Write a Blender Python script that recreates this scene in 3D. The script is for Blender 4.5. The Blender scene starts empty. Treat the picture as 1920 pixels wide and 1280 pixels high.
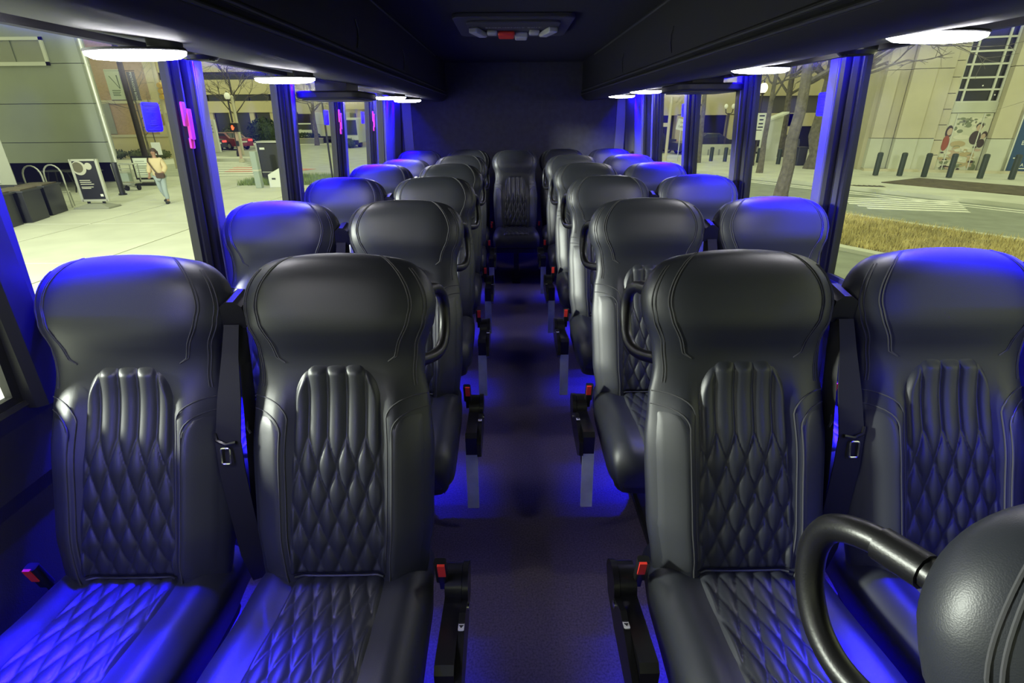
import bpy, bmesh, math, random
from mathutils import Vector, Matrix, Euler
import numpy as np

SC = bpy.context.scene
COL = SC.collection
PI = math.pi
R = math.radians
random.seed(7)

# ------------------------------------------------------------------ camera
FPX = 960.0                      # focal length in pixels of a 1920 px wide frame
cam_d = bpy.data.cameras.new('camera')
cam_d.sensor_width = 36.0
cam_d.lens = FPX / 1920.0 * 36.0
cam_d.clip_start = 0.02
cam_d.clip_end = 400
cam = bpy.data.objects.new('camera', cam_d)
COL.objects.link(cam)
_d = Vector((-8.3 / FPX, -419.0 / FPX, 1.0)).normalized()          # bus axis seen in camera space
_u0 = Vector((-math.sin(0.010), -math.cos(0.010), 0))
_u = (_u0 - _d * _u0.dot(_d)).normalized()
_r = _d.cross(_u)
# rows: world axes written in camera space (x right, y down, z forward)
_M = Matrix((( _r.x, _d.x, _u.x), (_r.y, _d.y, _u.y), (_r.z, _d.z, _u.z)))
_cr = Vector(_M[0]); _cd = Vector(_M[1]); _cf = Vector(_M[2])
cam.matrix_world = Matrix(((_cr.x, -_cd.x, -_cf.x, -0.068), (_cr.y, -_cd.y, -_cf.y, 0.0),
                           (_cr.z, -_cd.z, -_cf.z, 1.42), (0, 0, 0, 1)))
SC.camera = cam

# ------------------------------------------------------------------ world light and exposure
world = bpy.data.worlds.new('night_glow')
SC.world = world
world.use_nodes = True
_bg = world.node_tree.nodes['Background']
_bg.inputs['Color'].default_value = (0.85, 0.92, 0.53, 1)
_bg.inputs['Strength'].default_value = 1.25
vs = SC.view_settings
vs.view_transform = 'Standard'
vs.look = 'None'
vs.exposure = 0.0
vs.gamma = 1.0
vs.use_curve_mapping = False
BLUE = (0.007, 0.0, 1.0)
BLUE_STRENGTH = 360.0
BLUE_W = 29.0
BLUE_SPREAD = 56.0
BLUE_TILT = 1.0
BLUE_FWD = 27.0
LAMP_STRENGTH = 58.0
ADDED_LAMP_W = 8000.0

# ------------------------------------------------------------------ materials
MATS = {}
def mat(name, col, rough=0.6, metal=0.0, noise=None, bump=None, spec=0.5, emit=None, coat=0.0, vor=None, sheen=0.0):
    """noise=(scale, amount): colour variation. bump=(scale, strength, distance)."""
    m = bpy.data.materials.new(name)
    m.use_nodes = True
    nt = m.node_tree
    b = nt.nodes['Principled BSDF']
    c4 = (col[0], col[1], col[2], 1)
    b.inputs['Base Color'].default_value = c4
    b.inputs['Roughness'].default_value = rough
    b.inputs['Metallic'].default_value = metal
    b.inputs['Specular IOR Level'].default_value = spec
    if coat:
        b.inputs['Coat Weight'].default_value = coat
        b.inputs['Coat Roughness'].default_value = 0.15
    if sheen:
        b.inputs['Sheen Weight'].default_value = sheen
    tc = nt.nodes.new('ShaderNodeTexCoord')
    if noise:
        n = nt.nodes.new('ShaderNodeTexNoise')
        n.inputs['Scale'].default_value = noise[0]
        n.inputs['Detail'].default_value = 5
        nt.links.new(tc.outputs['Object'], n.inputs['Vector'])
        r = nt.nodes.new('ShaderNodeValToRGB')
        a = noise[1]
        r.color_ramp.elements[0].position = 0.3
        r.color_ramp.elements[1].position = 0.7
        r.color_ramp.elements[0].color = (col[0] * (1 - a), col[1] * (1 - a), col[2] * (1 - a), 1)
        r.color_ramp.elements[1].color = (min(1, col[0] * (1 + a)), min(1, col[1] * (1 + a)), min(1, col[2] * (1 + a)), 1)
        nt.links.new(n.outputs['Fac'], r.inputs['Fac'])
        nt.links.new(r.outputs['Color'], b.inputs['Base Color'])
    if bump or vor:
        bp = nt.nodes.new('ShaderNodeBump')
        if vor:
            n2 = nt.nodes.new('ShaderNodeTexVoronoi')
            sc, st, di = vor
        else:
            n2 = nt.nodes.new('ShaderNodeTexNoise')
            n2.inputs['Detail'].default_value = 3
            sc, st, di = bump
        n2.inputs['Scale'].default_value = sc
        nt.links.new(tc.outputs['Object'], n2.inputs['Vector'])
        bp.inputs['Strength'].default_value = st
        bp.inputs['Distance'].default_value = di
        nt.links.new(n2.outputs[0], bp.inputs['Height'])
        nt.links.new(bp.outputs['Normal'], b.inputs['Normal'])
    if emit:
        b.inputs['Emission Color'].default_value = (emit[0], emit[1], emit[2], 1)
        b.inputs['Emission Strength'].default_value = emit[3]
    MATS[name] = m
    return m

def glass_mat(name, tint, refl):
    m = bpy.data.materials.new(name)
    m.use_nodes = True
    nt = m.node_tree
    nt.nodes.remove(nt.nodes['Principled BSDF'])
    out = nt.nodes['Material Output']
    t = nt.nodes.new('ShaderNodeBsdfTransparent')
    t.inputs['Color'].default_value = (*tint, 1)
    g = nt.nodes.new('ShaderNodeBsdfGlossy')
    g.inputs['Roughness'].default_value = 0.30
    lw = nt.nodes.new('ShaderNodeLayerWeight')          # Schlick reflectance, same from both sides of the pane
    lw.inputs['Blend'].default_value = 0.5
    pw = nt.nodes.new('ShaderNodeMath'); pw.operation = 'POWER'; pw.inputs[1].default_value = 5.0
    ma = nt.nodes.new('ShaderNodeMath'); ma.operation = 'MULTIPLY_ADD'; ma.inputs[1].default_value = 0.35; ma.inputs[2].default_value = refl
    nt.links.new(lw.outputs['Facing'], pw.inputs[0]); nt.links.new(pw.outputs[0], ma.inputs[0])
    mx = nt.nodes.new('ShaderNodeMixShader')
    nt.links.new(ma.outputs[0], mx.inputs[0])
    nt.links.new(t.outputs[0], mx.inputs[1])
    nt.links.new(g.outputs[0], mx.inputs[2])
    nt.links.new(mx.outputs[0], out.inputs['Surface'])
    MATS[name] = m
    return m

def emit_mat(name, col, strength):
    m = bpy.data.materials.new(name)
    m.use_nodes = True
    nt = m.node_tree
    nt.nodes.remove(nt.nodes['Principled BSDF'])
    e = nt.nodes.new('ShaderNodeEmission')
    e.inputs['Color'].default_value = (*col, 1)
    e.inputs['Strength'].default_value = strength
    nt.links.new(e.outputs[0], nt.nodes['Material Output'].inputs['Surface'])
    MATS[name] = m
    return m

def brick_mat(name, c1, c2, mortar, scale):
    m = mat(name, c1, 0.85)
    nt = m.node_tree
    b = nt.nodes['Principled BSDF']
    tc = nt.nodes.new('ShaderNodeTexCoord')
    mp = nt.nodes.new('ShaderNodeMapping')
    mp.inputs['Rotation'].default_value = (R(90), 0, 0)
    br = nt.nodes.new('ShaderNodeTexBrick')
    br.inputs['Scale'].default_value = scale
    br.inputs['Color1'].default_value = (*c1, 1)
    br.inputs['Color2'].default_value = (*c2, 1)
    br.inputs['Mortar'].default_value = (*mortar, 1)
    nt.links.new(tc.outputs['Object'], mp.inputs['Vector'])
    nt.links.new(mp.outputs['Vector'], br.inputs['Vector'])
    nt.links.new(br.outputs['Color'], b.inputs['Base Color'])
    return m

mat('leather', (0.0195, 0.0215, 0.0280), 0.44, vor=(750, 0.10, 0.001), spec=0.55)
mat('leather_quilt', (0.0215, 0.0235, 0.0310), 0.42, vor=(750, 0.12, 0.001), spec=0.55)
mat('leather_bolster_lit', (0.029, 0.031, 0.036), 0.42, vor=(750, 0.10, 0.001), spec=0.55)
mat('thread', (0.05, 0.05, 0.055), 0.7)
mat('plastic', (0.012, 0.012, 0.013), 0.28, bump=(300, 0.05, 0.001))
mat('plastic_matte', (0.014, 0.014, 0.016), 0.55, bump=(500, 0.1, 0.001))
mat('handle_black', (0.006, 0.006, 0.0065), 0.38, bump=(400, 0.15, 0.001))
mat('webbing', (0.008, 0.008, 0.0085), 0.7, bump=(900, 0.2, 0.001))
mat('chrome', (0.75, 0.75, 0.72), 0.22, metal=1.0)
mat('plate_grey', (0.66, 0.74, 0.67), 0.42, noise=(14, 0.15))
mat('red_button', (0.80, 0.045, 0.03), 0.45)
mat('red_handle', (0.75, 0.03, 0.30), 0.45)  # pink cast of the blue strip light mixed into the red
mat('label_white', (0.72, 0.72, 0.74), 0.6)
mat('label_ink', (0.02, 0.02, 0.025), 0.6)
mat('sticker_ink_lit', (0.06, 0.05, 0.85), 0.6)  # print colour carries the blue strip light too
mat('sticker_face_lit', (0.020, 0.012, 0.60), 0.5)  # blue strip light put into the colour of a white card
mat('headliner', (0.010, 0.010, 0.0125), 0.95, bump=(700, 0.3, 0.002), noise=(30, 0.2))
mat('back_fabric', (0.045, 0.045, 0.052), 0.9, bump=(700, 0.3, 0.002), noise=(20, 0.15))
mat('wall_panel', (0.016, 0.016, 0.019), 0.75, bump=(300, 0.2, 0.002))
mat('pillar_cover', (0.10, 0.10, 0.115), 0.5, bump=(400, 0.1, 0.001))
mat('rubber', (0.012, 0.012, 0.014), 0.5)
mat('carpet', (0.095, 0.076, 0.100), 0.97, noise=(160, 0.35), bump=(900, 0.5, 0.003))
mat('rack_black', (0.013, 0.013, 0.016), 0.62, bump=(500, 0.2, 0.001))
mat('rail_dark', (0.05, 0.05, 0.058), 0.45)
mat('hatch_grey', (0.05, 0.05, 0.05), 0.6)
mat('hatch_white', (0.45, 0.45, 0.43), 0.5)
glass_mat('window_glass', (0.93, 0.95, 0.93), 0.014)
emit_mat('lamp_glow', (0.97, 0.95, 1.0), LAMP_STRENGTH)
emit_mat('blue_glow', BLUE, BLUE_STRENGTH)
# outdoors
mat('concrete', (0.60, 0.61, 0.52), 0.9, noise=(0.9, 0.10), bump=(30, 0.2, 0.01))
mat('concrete_joint', (0.32, 0.32, 0.27), 0.95)
mat('asphalt', (0.27, 0.29, 0.24), 0.9, noise=(2.5, 0.12), bump=(60, 0.3, 0.01))
mat('asphalt_left', (0.40, 0.42, 0.34), 0.9, noise=(1.2, 0.10), bump=(60, 0.3, 0.01))
mat('road_paint', (0.85, 0.85, 0.76), 0.7, noise=(6, 0.08))
mat('red_paving', (0.55, 0.24, 0.18), 0.85, noise=(5, 0.15))
mat('dry_grass', (0.66, 0.57, 0.27), 0.9, noise=(3.0, 0.35))
mat('green_grass', (0.26, 0.34, 0.12), 0.9, noise=(3.0, 0.3))
mat('soil', (0.12, 0.10, 0.062), 0.95, noise=(4, 0.25), bump=(12, 0.6, 0.03))
mat('limestone', (0.55, 0.51, 0.37), 0.85, noise=(0.8, 0.08), bump=(40, 0.15, 0.01))
mat('limestone_pale', (0.56, 0.57, 0.47), 0.85, noise=(1.2, 0.06))
mat('dark_pane', (0.012, 0.013, 0.018), 0.12)
mat('frame_white', (0.66, 0.67, 0.60), 0.6)
mat('grey_panel', (0.30, 0.325, 0.27), 0.7, noise=(0.7, 0.06))
mat('grey_pier', (0.30, 0.31, 0.25), 0.8, noise=(0.7, 0.08))
brick_mat('brick_wall', (0.40, 0.27, 0.16), (0.46, 0.31, 0.19), (0.42, 0.34, 0.24), 3.2)
mat('beige', (0.60, 0.53, 0.33), 0.85, noise=(0.4, 0.07))
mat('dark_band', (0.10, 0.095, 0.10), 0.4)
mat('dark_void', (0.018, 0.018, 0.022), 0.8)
mat('black_paint', (0.016, 0.017, 0.018), 0.35)
mat('bronze_pole', (0.035, 0.025, 0.030), 0.5)
mat('steel', (0.50, 0.51, 0.46), 0.35, metal=0.6)
mat('alu_frame', (0.55, 0.56, 0.48), 0.4, metal=0.3)
mat('banner_pale', (0.88, 0.93, 0.78), 0.8)
mat('banner_dark', (0.11, 0.11, 0.13), 0.8)
mat('banner_ink', (0.20, 0.27, 0.16), 0.8)
mat('yellow_signal', (0.70, 0.45, 0.08), 0.5)
mat('paper_white', (0.78, 0.80, 0.72), 0.8)
mat('menu_ink', (0.35, 0.38, 0.33), 0.8)
mat('poster_dark', (0.022, 0.022, 0.030), 0.4)
mat('ceramic', (0.50, 0.49, 0.40), 0.4)
mat('sauce', (0.13, 0.12, 0.075), 0.6)
mat('skin', (0.34, 0.19, 0.13), 0.6)
mat('jacket_tan', (0.62, 0.50, 0.30), 0.85)
mat('denim', (0.34, 0.40, 0.42), 0.85)
mat('hair_brown', (0.05, 0.028, 0.018), 0.6)
mat('brown_leather', (0.06, 0.03, 0.02), 0.4)
mat('white_paint', (0.72, 0.74, 0.68), 0.45)
mat('car_red', (0.23, 0.025, 0.030), 0.25, coat=0.5)
mat('car_dark', (0.03, 0.032, 0.04), 0.25, coat=0.5)
mat('car_white', (0.70, 0.74, 0.66), 0.3, coat=0.4)
mat('car_glass', (0.05, 0.06, 0.06), 0.08)
mat('tyre', (0.015, 0.015, 0.015), 0.85)
mat('tail_light', (0.9, 0.06, 0.06), 0.4, emit=(1, 0.08, 0.06, 1.2))
mat('signal_hand', (0.9, 0.1, 0.03), 0.4, emit=(1, 0.10, 0.03, 2.2))
mat('pole_pink', (0.58, 0.42, 0.33), 0.6)
mat('pole_beige', (0.60, 0.55, 0.40), 0.6)
mat('globe', (0.85, 0.85, 0.75), 0.4, emit=(1, 0.95, 0.75, 0.15))
mat('lamp_lit', (0.9, 0.85, 0.6), 0.4, emit=(1, 0.88, 0.55, 2.0))
mat('cabinet_dark', (0.030, 0.032, 0.036), 0.5)
mat('box_green', (0.36, 0.42, 0.36), 0.7)
mat('leaf_dark', (0.040, 0.070, 0.035), 0.7, noise=(8, 0.4))
mat('leaf_mid', (0.09, 0.11, 0.05), 0.75, noise=(8, 0.4))
mat('bark', (0.150, 0.135, 0.105), 0.9, noise=(7, 0.3), bump=(18, 0.8, 0.03))
mat('bollard_green', (0.035, 0.050, 0.035), 0.5)
mat('mural_base', (0.62, 0.62, 0.48), 0.6)
mat('mural_leaf', (0.22, 0.25, 0.15), 0.6)
mat('mural_skin', (0.56, 0.42, 0.30), 0.6)
mat('mural_dark', (0.07, 0.05, 0.04), 0.6)
mat('mural_red', (0.35, 0.10, 0.05), 0.6)
mat('mural_bread', (0.50, 0.40, 0.22), 0.6)
mat('mural_cream', (0.72, 0.70, 0.56), 0.6)
mat('sign_blue', (0.030, 0.075, 0.16), 0.5)
mat('iron', (0.11, 0.085, 0.06), 0.8)
mat('wood_box', (0.42, 0.30, 0.16), 0.8)

# ------------------------------------------------------------------ mesh helpers
class MB:
    def __init__(s):
        s.v = []; s.f = []
    def add(s, vs, fs):
        o = len(s.v)
        s.v.extend([tuple(p) for p in vs])
        s.f.extend([tuple(i + o for i in f) for f in fs])
        return s
    def box(s, c, d, rot=None):
        hx, hy, hz = d[0] / 2, d[1] / 2, d[2] / 2
        P = [Vector((x, y, z)) for x in (-hx, hx) for y in (-hy, hy) for z in (-hz, hz)]
        if rot is not None:
            M = rot if isinstance(rot, Matrix) else Euler(rot).to_matrix()
            P = [M @ p for p in P]
        c = Vector(c)
        return s.add([p + c for p in P], [(0, 1, 3, 2), (4, 6, 7, 5), (0, 4, 5, 1), (2, 3, 7, 6), (0, 2, 6, 4), (1, 5, 7, 3)])
    def b2(s, lo, hi):
        return s.box([(a + b) / 2 for a, b in zip(lo, hi)], [b - a for a, b in zip(lo, hi)])
    def rbox(s, c, d, r, rot=None, seg=3, axis=2):
        """box with rounded vertical edges (rounded rectangle extruded along axis)"""
        a, b = [i for i in range(3) if i != axis]
        poly = rrect(d[a], d[b], r, seg)
        P0 = []; P1 = []
        for (x, y) in poly:
            p = [0, 0, 0]; p[a] = x; p[b] = y; p[axis] = -d[axis] / 2; P0.append(Vector(p))
            q = list(p); q[axis] = d[axis] / 2; P1.append(Vector(q))
        if rot is not None:
            M = rot if isinstance(rot, Matrix) else Euler(rot).to_matrix()
            P0 = [M @ p for p in P0]; P1 = [M @ p for p in P1]
        c = Vector(c)
        return s.loft([[p + c for p in P0], [p + c for p in P1]])
    def loft(s, rings, closed=True, cap=True):
        n = len(rings[0]); o = len(s.v)
        for r in rings:
            s.v.extend([tuple(p) for p in r])
        for i in range(len(rings) - 1):
            for j in range(n if closed else n - 1):
                k = (j + 1) % n
                s.f.append((o + i * n + j, o + i * n + k, o + (i + 1) * n + k, o + (i + 1) * n + j))
        if cap and closed:
            s.f.append(tuple(o + j for j in reversed(range(n))))
            e = o + (len(rings) - 1) * n
            s.f.append(tuple(e + j for j in range(n)))
        return s
    def tube(s, pts, r, n=8, flat=1.0):
        pts = [Vector(p) for p in pts]
        rr = r if isinstance(r, (list, tuple)) else [r] * len(pts)
        rings = []; up = None
        for i, p in enumerate(pts):
            t = (pts[min(i + 1, len(pts) - 1)] - pts[max(i - 1, 0)]).normalized()
            if up is None:
                up = Vector((0, 0, 1)) if abs(t.z) < 0.9 else Vector((1, 0, 0))
            a = t.cross(up).normalized(); b = a.cross(t).normalized(); up = b
            rings.append([p + a * (rr[i] * math.cos(2 * PI * k / n)) + b * (rr[i] * flat * math.sin(2 * PI * k / n)) for k in range(n)])
        return s.loft(rings)
    def lathe(s, prof, n=16, c=(0, 0, 0), axis='z'):
        rings = []
        for (r, h) in prof:
            ring = []
            for k in range(n):
                a = 2 * PI * k / n
                x, y = r * math.cos(a), r * math.sin(a)
                p = (x, y, h) if axis == 'z' else ((h, x, y) if axis == 'x' else (y, h, x))
                ring.append(Vector(p) + Vector(c))
            rings.append(ring)
        return s.loft(rings)
    def ell(s, c, rad, nu=12, nv=8, f=None):
        prof = []
        rings = []
        for i in range(nv + 1):
            ph = -PI / 2 + PI * i / nv
            cr = max(math.cos(ph), 0.02); z = math.sin(ph)
            ring = []
            for k in range(nu):
                a = 2 * PI * k / nu
                p = Vector((rad[0] * cr * math.cos(a), rad[1] * cr * math.sin(a), rad[2] * z))
                if f: p = p * f(p)
                ring.append(p + Vector(c))
            rings.append(ring)
        return s.loft(rings)
    def prism(s, poly, off):
        off = Vector(off)
        return s.loft([[Vector(p) for p in poly], [Vector(p) + off for p in poly]])
    def quad(s, a, b, c, d):
        return s.add([a, b, c, d], [(0, 1, 2, 3)])
    def grid(s, fn, nu, nv):
        P = [fn(i / nu, j / nv) for j in range(nv + 1) for i in range(nu + 1)]
        F = [(j * (nu + 1) + i, j * (nu + 1) + i + 1, (j + 1) * (nu + 1) + i + 1, (j + 1) * (nu + 1) + i) for j in range(nv) for i in range(nu)]
        return s.add(P, F)
    def mirror_x(s):
        s.v = [(-x, y, z) for (x, y, z) in s.v]
        s.f = [tuple(reversed(f)) for f in s.f]
        return s
    def mesh(s, name, m, smooth=True, angle=38):
        me = bpy.data.meshes.new(name)
        me.from_pydata(s.v, [], s.f)
        me.update()
        bm = bmesh.new(); bm.from_mesh(me)
        bmesh.ops.recalc_face_normals(bm, faces=bm.faces)
        bm.to_mesh(me); bm.free()
        if m: me.materials.append(MATS[m])
        if smooth:
            me.shade_smooth()
            me.set_sharp_from_angle(angle=R(angle))
        return me
    def build(s, name, m, parent=None, smooth=True, angle=38, bevel=None):
        o = bpy.data.objects.new(name, s.mesh(name, m, smooth, angle))
        COL.objects.link(o)
        if parent: o.parent = parent
        if bevel:
            bv = o.modifiers.new('bevel', 'BEVEL'); bv.width = bevel; bv.segments = 2; bv.limit_method = 'ANGLE'; bv.angle_limit = R(40)
        return o

def rrect(w, h, r, seg=3):
    pts = []
    for (cx, cy, a0) in ((w / 2 - r, h / 2 - r, 0), (-w / 2 + r, h / 2 - r, 90), (-w / 2 + r, -h / 2 + r, 180), (w / 2 - r, -h / 2 + r, 270)):
        for k in range(seg + 1):
            a = R(a0 + 90 * k / seg)
            pts.append((cx + r * math.cos(a), cy + r * math.sin(a)))
    return pts

def tag(o, label=None, cat=None, group=None, kind=None):
    if label: o['label'] = label
    if cat: o['category'] = cat
    if group: o['group'] = group
    if kind: o['kind'] = kind
    return o

def thing(name, label, cat, loc=(0, 0, 0), rz=0.0, group=None):
    o = bpy.data.objects.new(name, None)
    o.empty_display_size = 0.1
    COL.objects.link(o)
    o.location = loc; o.rotation_euler = (0, 0, rz)
    return tag(o, label, cat, group)

def struct(o):
    o['kind'] = 'structure'
    return o

def part_copy(src, parent, loc=None, rot=None, name=None):
    c = src.copy(); COL.objects.link(c); c.parent = parent
    if loc is not None: c.location = loc
    if rot is not None: c.rotation_euler = rot
    return c

def copy_tree(o, parent=None):
    c = o.copy(); COL.objects.link(c); c.parent = parent
    for ch in list(KIDS.get(o.name, [])):
        k = copy_tree(ch, c)
    return c
KIDS = {}
def reg(o):
    """remember the children of a prototype before copying it"""
    for ob in COL.objects:
        if ob.parent is not None:
            KIDS.setdefault(ob.parent.name, [])
            if ob not in KIDS[ob.parent.name]: KIDS[ob.parent.name].append(ob)

def text_part(name, body, size, m, parent, loc, rot, mirror=False, sx=1.0):
    cu = bpy.data.curves.new(name, 'FONT')
    cu.body = body; cu.size = size; cu.align_x = 'CENTER'; cu.align_y = 'CENTER'; cu.extrude = 0.002 * size; cu.resolution_u = 2
    t = bpy.data.objects.new(name, cu); COL.objects.link(t)
    dg = bpy.context.evaluated_depsgraph_get()
    me = bpy.data.meshes.new_from_object(t.evaluated_get(dg))
    bpy.data.objects.remove(t); bpy.data.curves.remove(cu)
    me.materials.clear(); me.materials.append(MATS[m])
    o = bpy.data.objects.new(name, me); COL.objects.link(o)
    o.parent = parent; o.location = loc; o.rotation_euler = rot
    o.scale = (-sx if mirror else sx, 1, 1)
    return o

def smooth01(a, b, x):
    t = max(0.0, min(1.0, (x - a) / (b - a)))
    return t * t * (3 - 2 * t)

def interp(x, tab):
    if x <= tab[0][0]: return tab[0][1]
    for (a, va), (b, vb) in zip(tab, tab[1:]):
        if x <= b:
            t = (x - a) / (b - a); t = t * t * (3 - 2 * t)
            return va + (vb - va) * t
    return tab[-1][1]


# ================================================================== BUS SHELL
Y0, Y1 = -2.0, 5.80            # front and rear ends of the cabin
SILL, WTOP, CEIL = 0.83, 1.63, 1.93
def WX(z):
    return 1.205 if z < SILL else 1.205 - 0.0705 * (z - SILL)
PILLARS = {-1: [-0.9, 0.10, 1.09, 1.96, 2.79, 3.64, 4.515], 1: [-0.8, 0.20, 1.08, 2.076, 2.91, 3.755, 4.61]}
REAR = {-1: 4.90, 1: 5.01}

m = MB().b2((-1.25, Y0, -0.05), (1.25, Y1 + 0.05, 0.0))
struct(m.build('floor', 'carpet', smooth=False))
m = MB().b2((-1.25, Y0, CEIL), (1.25, Y1 + 0.05, CEIL + 0.04))
struct(m.build('ceiling', 'headliner', smooth=False))
m = MB().b2((-1.25, Y1, 0.0), (1.25, Y1 + 0.05, CEIL))
wb = struct(m.build('wall_back', 'back_fabric', smooth=False))
# vertical corner covers on the rear wall
for sx in (-1, 1):
    MB().prism([(sx * 1.19, Y1 - 0.001, 0.0), (sx * 1.06, Y1 - 0.001, 0.0), (sx * 1.06, Y1 - 0.02, 0.0), (sx * 1.15, Y1 - 0.035, 0.0)], (0, 0, 1.62)).build('corner_cover', 'pillar_cover', wb, smooth=False)
# front bulkhead with the windscreen, behind the camera
m = MB()
m.b2((-1.25, Y0 - 0.05, 0), (1.25, Y0, 1.00)).b2((-1.25, Y0 - 0.05, 1.60), (1.25, Y0, CEIL))
m.b2((-1.25, Y0 - 0.05, 1.00), (-0.95, Y0, 1.60)).b2((0.95, Y0 - 0.05, 1.00), (1.25, Y0, 1.60))
struct(m.build('wall_front', 'wall_panel', smooth=False))
nwin = 1
def window(name, quad_pts, frame_pts):
    w = MB().quad(*quad_pts).build(name, 'window_glass', smooth=False)
    struct(w)
    return w
window('window_1', [(-0.96, Y0 - 0.03, 0.99), (0.96, Y0 - 0.03, 0.99), (0.96, Y0 - 0.03, 1.61), (-0.96, Y0 - 0.03, 1.61)], None)

ntrim = 1
for sx, side in ((-1, 'left'), (1, 'right')):
    m = MB()
    # lower padded panel with sill, upper header, rear blank panel
    m.prism([(sx * 1.25, Y0, 0), (sx * 1.205, Y0, 0), (sx * 1.205, Y0, 0.60), (sx * 1.195, Y0, 0.64), (sx * 1.195, Y0, 0.78), (sx * 1.185, Y0, SILL - 0.01), (sx * 1.19, Y0, SILL), (sx * 1.25, Y0, SILL)], (0, Y1 - Y0, 0))
    m.prism([(sx * WX(WTOP), Y0, WTOP), (sx * WX(CEIL), Y0, CEIL), (sx * 1.25, Y0, CEIL), (sx * 1.25, Y0, WTOP)], (0, Y1 - Y0, 0))
    m.prism([(sx * WX(SILL), REAR[sx] + 0.02, SILL), (sx * WX(WTOP), REAR[sx] + 0.02, WTOP), (sx * 1.25, REAR[sx] + 0.02, WTOP), (sx * 1.25, REAR[sx] + 0.02, SILL)], (0, Y1 - REAR[sx] - 0.02, 0))
    w = struct(m.build('wall_' + side, 'wall_panel', smooth=False))
    # rear corner panel next to the last pane
    MB().prism([(sx * (WX(SILL) - 0.025), REAR[sx], SILL), (sx * (WX(WTOP) - 0.025), REAR[sx], WTOP), (sx * WX(WTOP), REAR[sx], WTOP), (sx * WX(SILL), REAR[sx], SILL)], (0, 0.28, 0)).build('rear_panel', 'pillar_cover', w, smooth=False)
    MB().prism([(sx * (WX(SILL) - 0.02), REAR[sx] + 0.32, SILL), (sx * (WX(WTOP) - 0.02), REAR[sx] + 0.32, WTOP), (sx * WX(WTOP), REAR[sx] + 0.32, WTOP), (sx * WX(SILL), REAR[sx] + 0.32, SILL)], (0, 0.40, 0)).build('rear_panel', 'pillar_cover', w, smooth=False)
    # baseboard: narrow kick strip along the floor
    struct(MB().prism([(sx * 1.204, Y0, 0), (sx * 1.17, Y0, 0), (sx * 1.185, Y0, 0.10), (sx * 1.204, Y0, 0.11)], (0, Y1 - Y0, 0)).build('baseboard_' + side, 'rubber', smooth=False))
    # pillars
    ys = PILLARS[sx]
    for yc in ys:
        def ext(prof, nm, mt, par=None):
            rings = []
            for z in (SILL - 0.02, 1.0, 1.3, WTOP + 0.02):
                x = WX(z)
                if sx < 0 and yc == ys[2]: x = 1.205 - 0.02 * (z - SILL)
                rings.append([(sx * (x - d), yc + y, z) for (y, d) in prof])
            return MB().loft(rings).build(nm, mt, par, smooth=True, angle=25)
        if yc == ys[2]:
            pf = [(-0.05, -0.03), (-0.05, 0.02), (0.045, 0.02), (0.05, -0.03)] if sx > 0 else [(-0.05, -0.03), (-0.05, 0.035), (-0.035, 0.052), (0.02, 0.052), (0.035, 0.035), (0.045, -0.03)]
            t = struct(ext(pf, 'trim_%d' % ntrim, 'rubber')); ntrim += 1
            continue
        pf = [(-0.10, -0.03), (-0.10, 0.016), (-0.085, 0.024), (-0.070, 0.020), (-0.066, 0.008), (-0.050, 0.008), (-0.046, 0.030), (-0.030, 0.036), (-0.020, 0.032), (-0.016, 0.0), (0.040, 0.0), (0.050, -0.03)]
        t = struct(ext(pf, 'trim_%d' % ntrim, 'rubber')); ntrim += 1
        cv = [(-0.018, 0.001), (-0.016, 0.028), (-0.008, 0.034), (0.040, 0.034), (0.050, 0.026), (0.054, 0.004), (0.05, 0.001)]
        ext(cv, 'cover', 'pillar_cover', t)
        rb = [(-0.030, 0.036), (-0.028, 0.040), (-0.022, 0.040), (-0.020, 0.034)]
        ext(rb, 'rib', 'pillar_cover', t)
    # glass panes with rubber rims
    edges = [(ys[i], ys[i + 1]) for i in range(len(ys) - 1)] + [(ys[-1], REAR[sx] - 0.05)]
    edges = [(Y0 + 0.2, ys[0])] + edges
    for (a, b) in edges:
        nwin += 1
        a2 = a + 0.045; b2 = b - 0.09
        if abs(a - ys[2]) < 1e-6: a2 = a + 0.045
        if abs(b - ys[2]) < 1e-6: b2 = b - 0.045
        if a == ys[-1]: b2 = REAR[sx] + 0.01
        zl, zh = SILL - 0.005, WTOP + 0.01
        g = window('window_%d' % nwin, [(sx * (WX(zl) + 0.012), a2 - 0.02, zl), (sx * (WX(zl) + 0.012), b2 + 0.02, zl), (sx * (WX(zh) + 0.012), b2 + 0.02, zh), (sx * (WX(zh) + 0.012), a2 - 0.02, zh)], None)
        # rim: four mitred bars
        fr = MB(); rw = 0.022
        def P(y, z, d): return (sx * (WX(z) - d), y, z)
        o4 = [(a2 - 0.005, zl), (b2 + 0.005, zl), (b2 + 0.005, zh), (a2 - 0.005, zh)]
        i4 = [(a2 + rw, zl + rw), (b2 - rw, zl + rw), (b2 - rw, zh - rw), (a2 + rw, zh - rw)]
        for k in range(4):
            p, q = o4[k], o4[(k + 1) % 4]; r, t2 = i4[(k + 1) % 4], i4[k]
            fr.loft([[P(p[0], p[1], -0.004), P(p[0], p[1], 0.012), P(t2[0], t2[1], 0.006), P(t2[0], t2[1], -0.004)],
                     [P(q[0], q[1], -0.004), P(q[0], q[1], 0.012), P(r[0], r[1], 0.006), P(r[0], r[1], -0.004)]])
        fr.build('window_frame', 'rubber', g, smooth=False)

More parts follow.
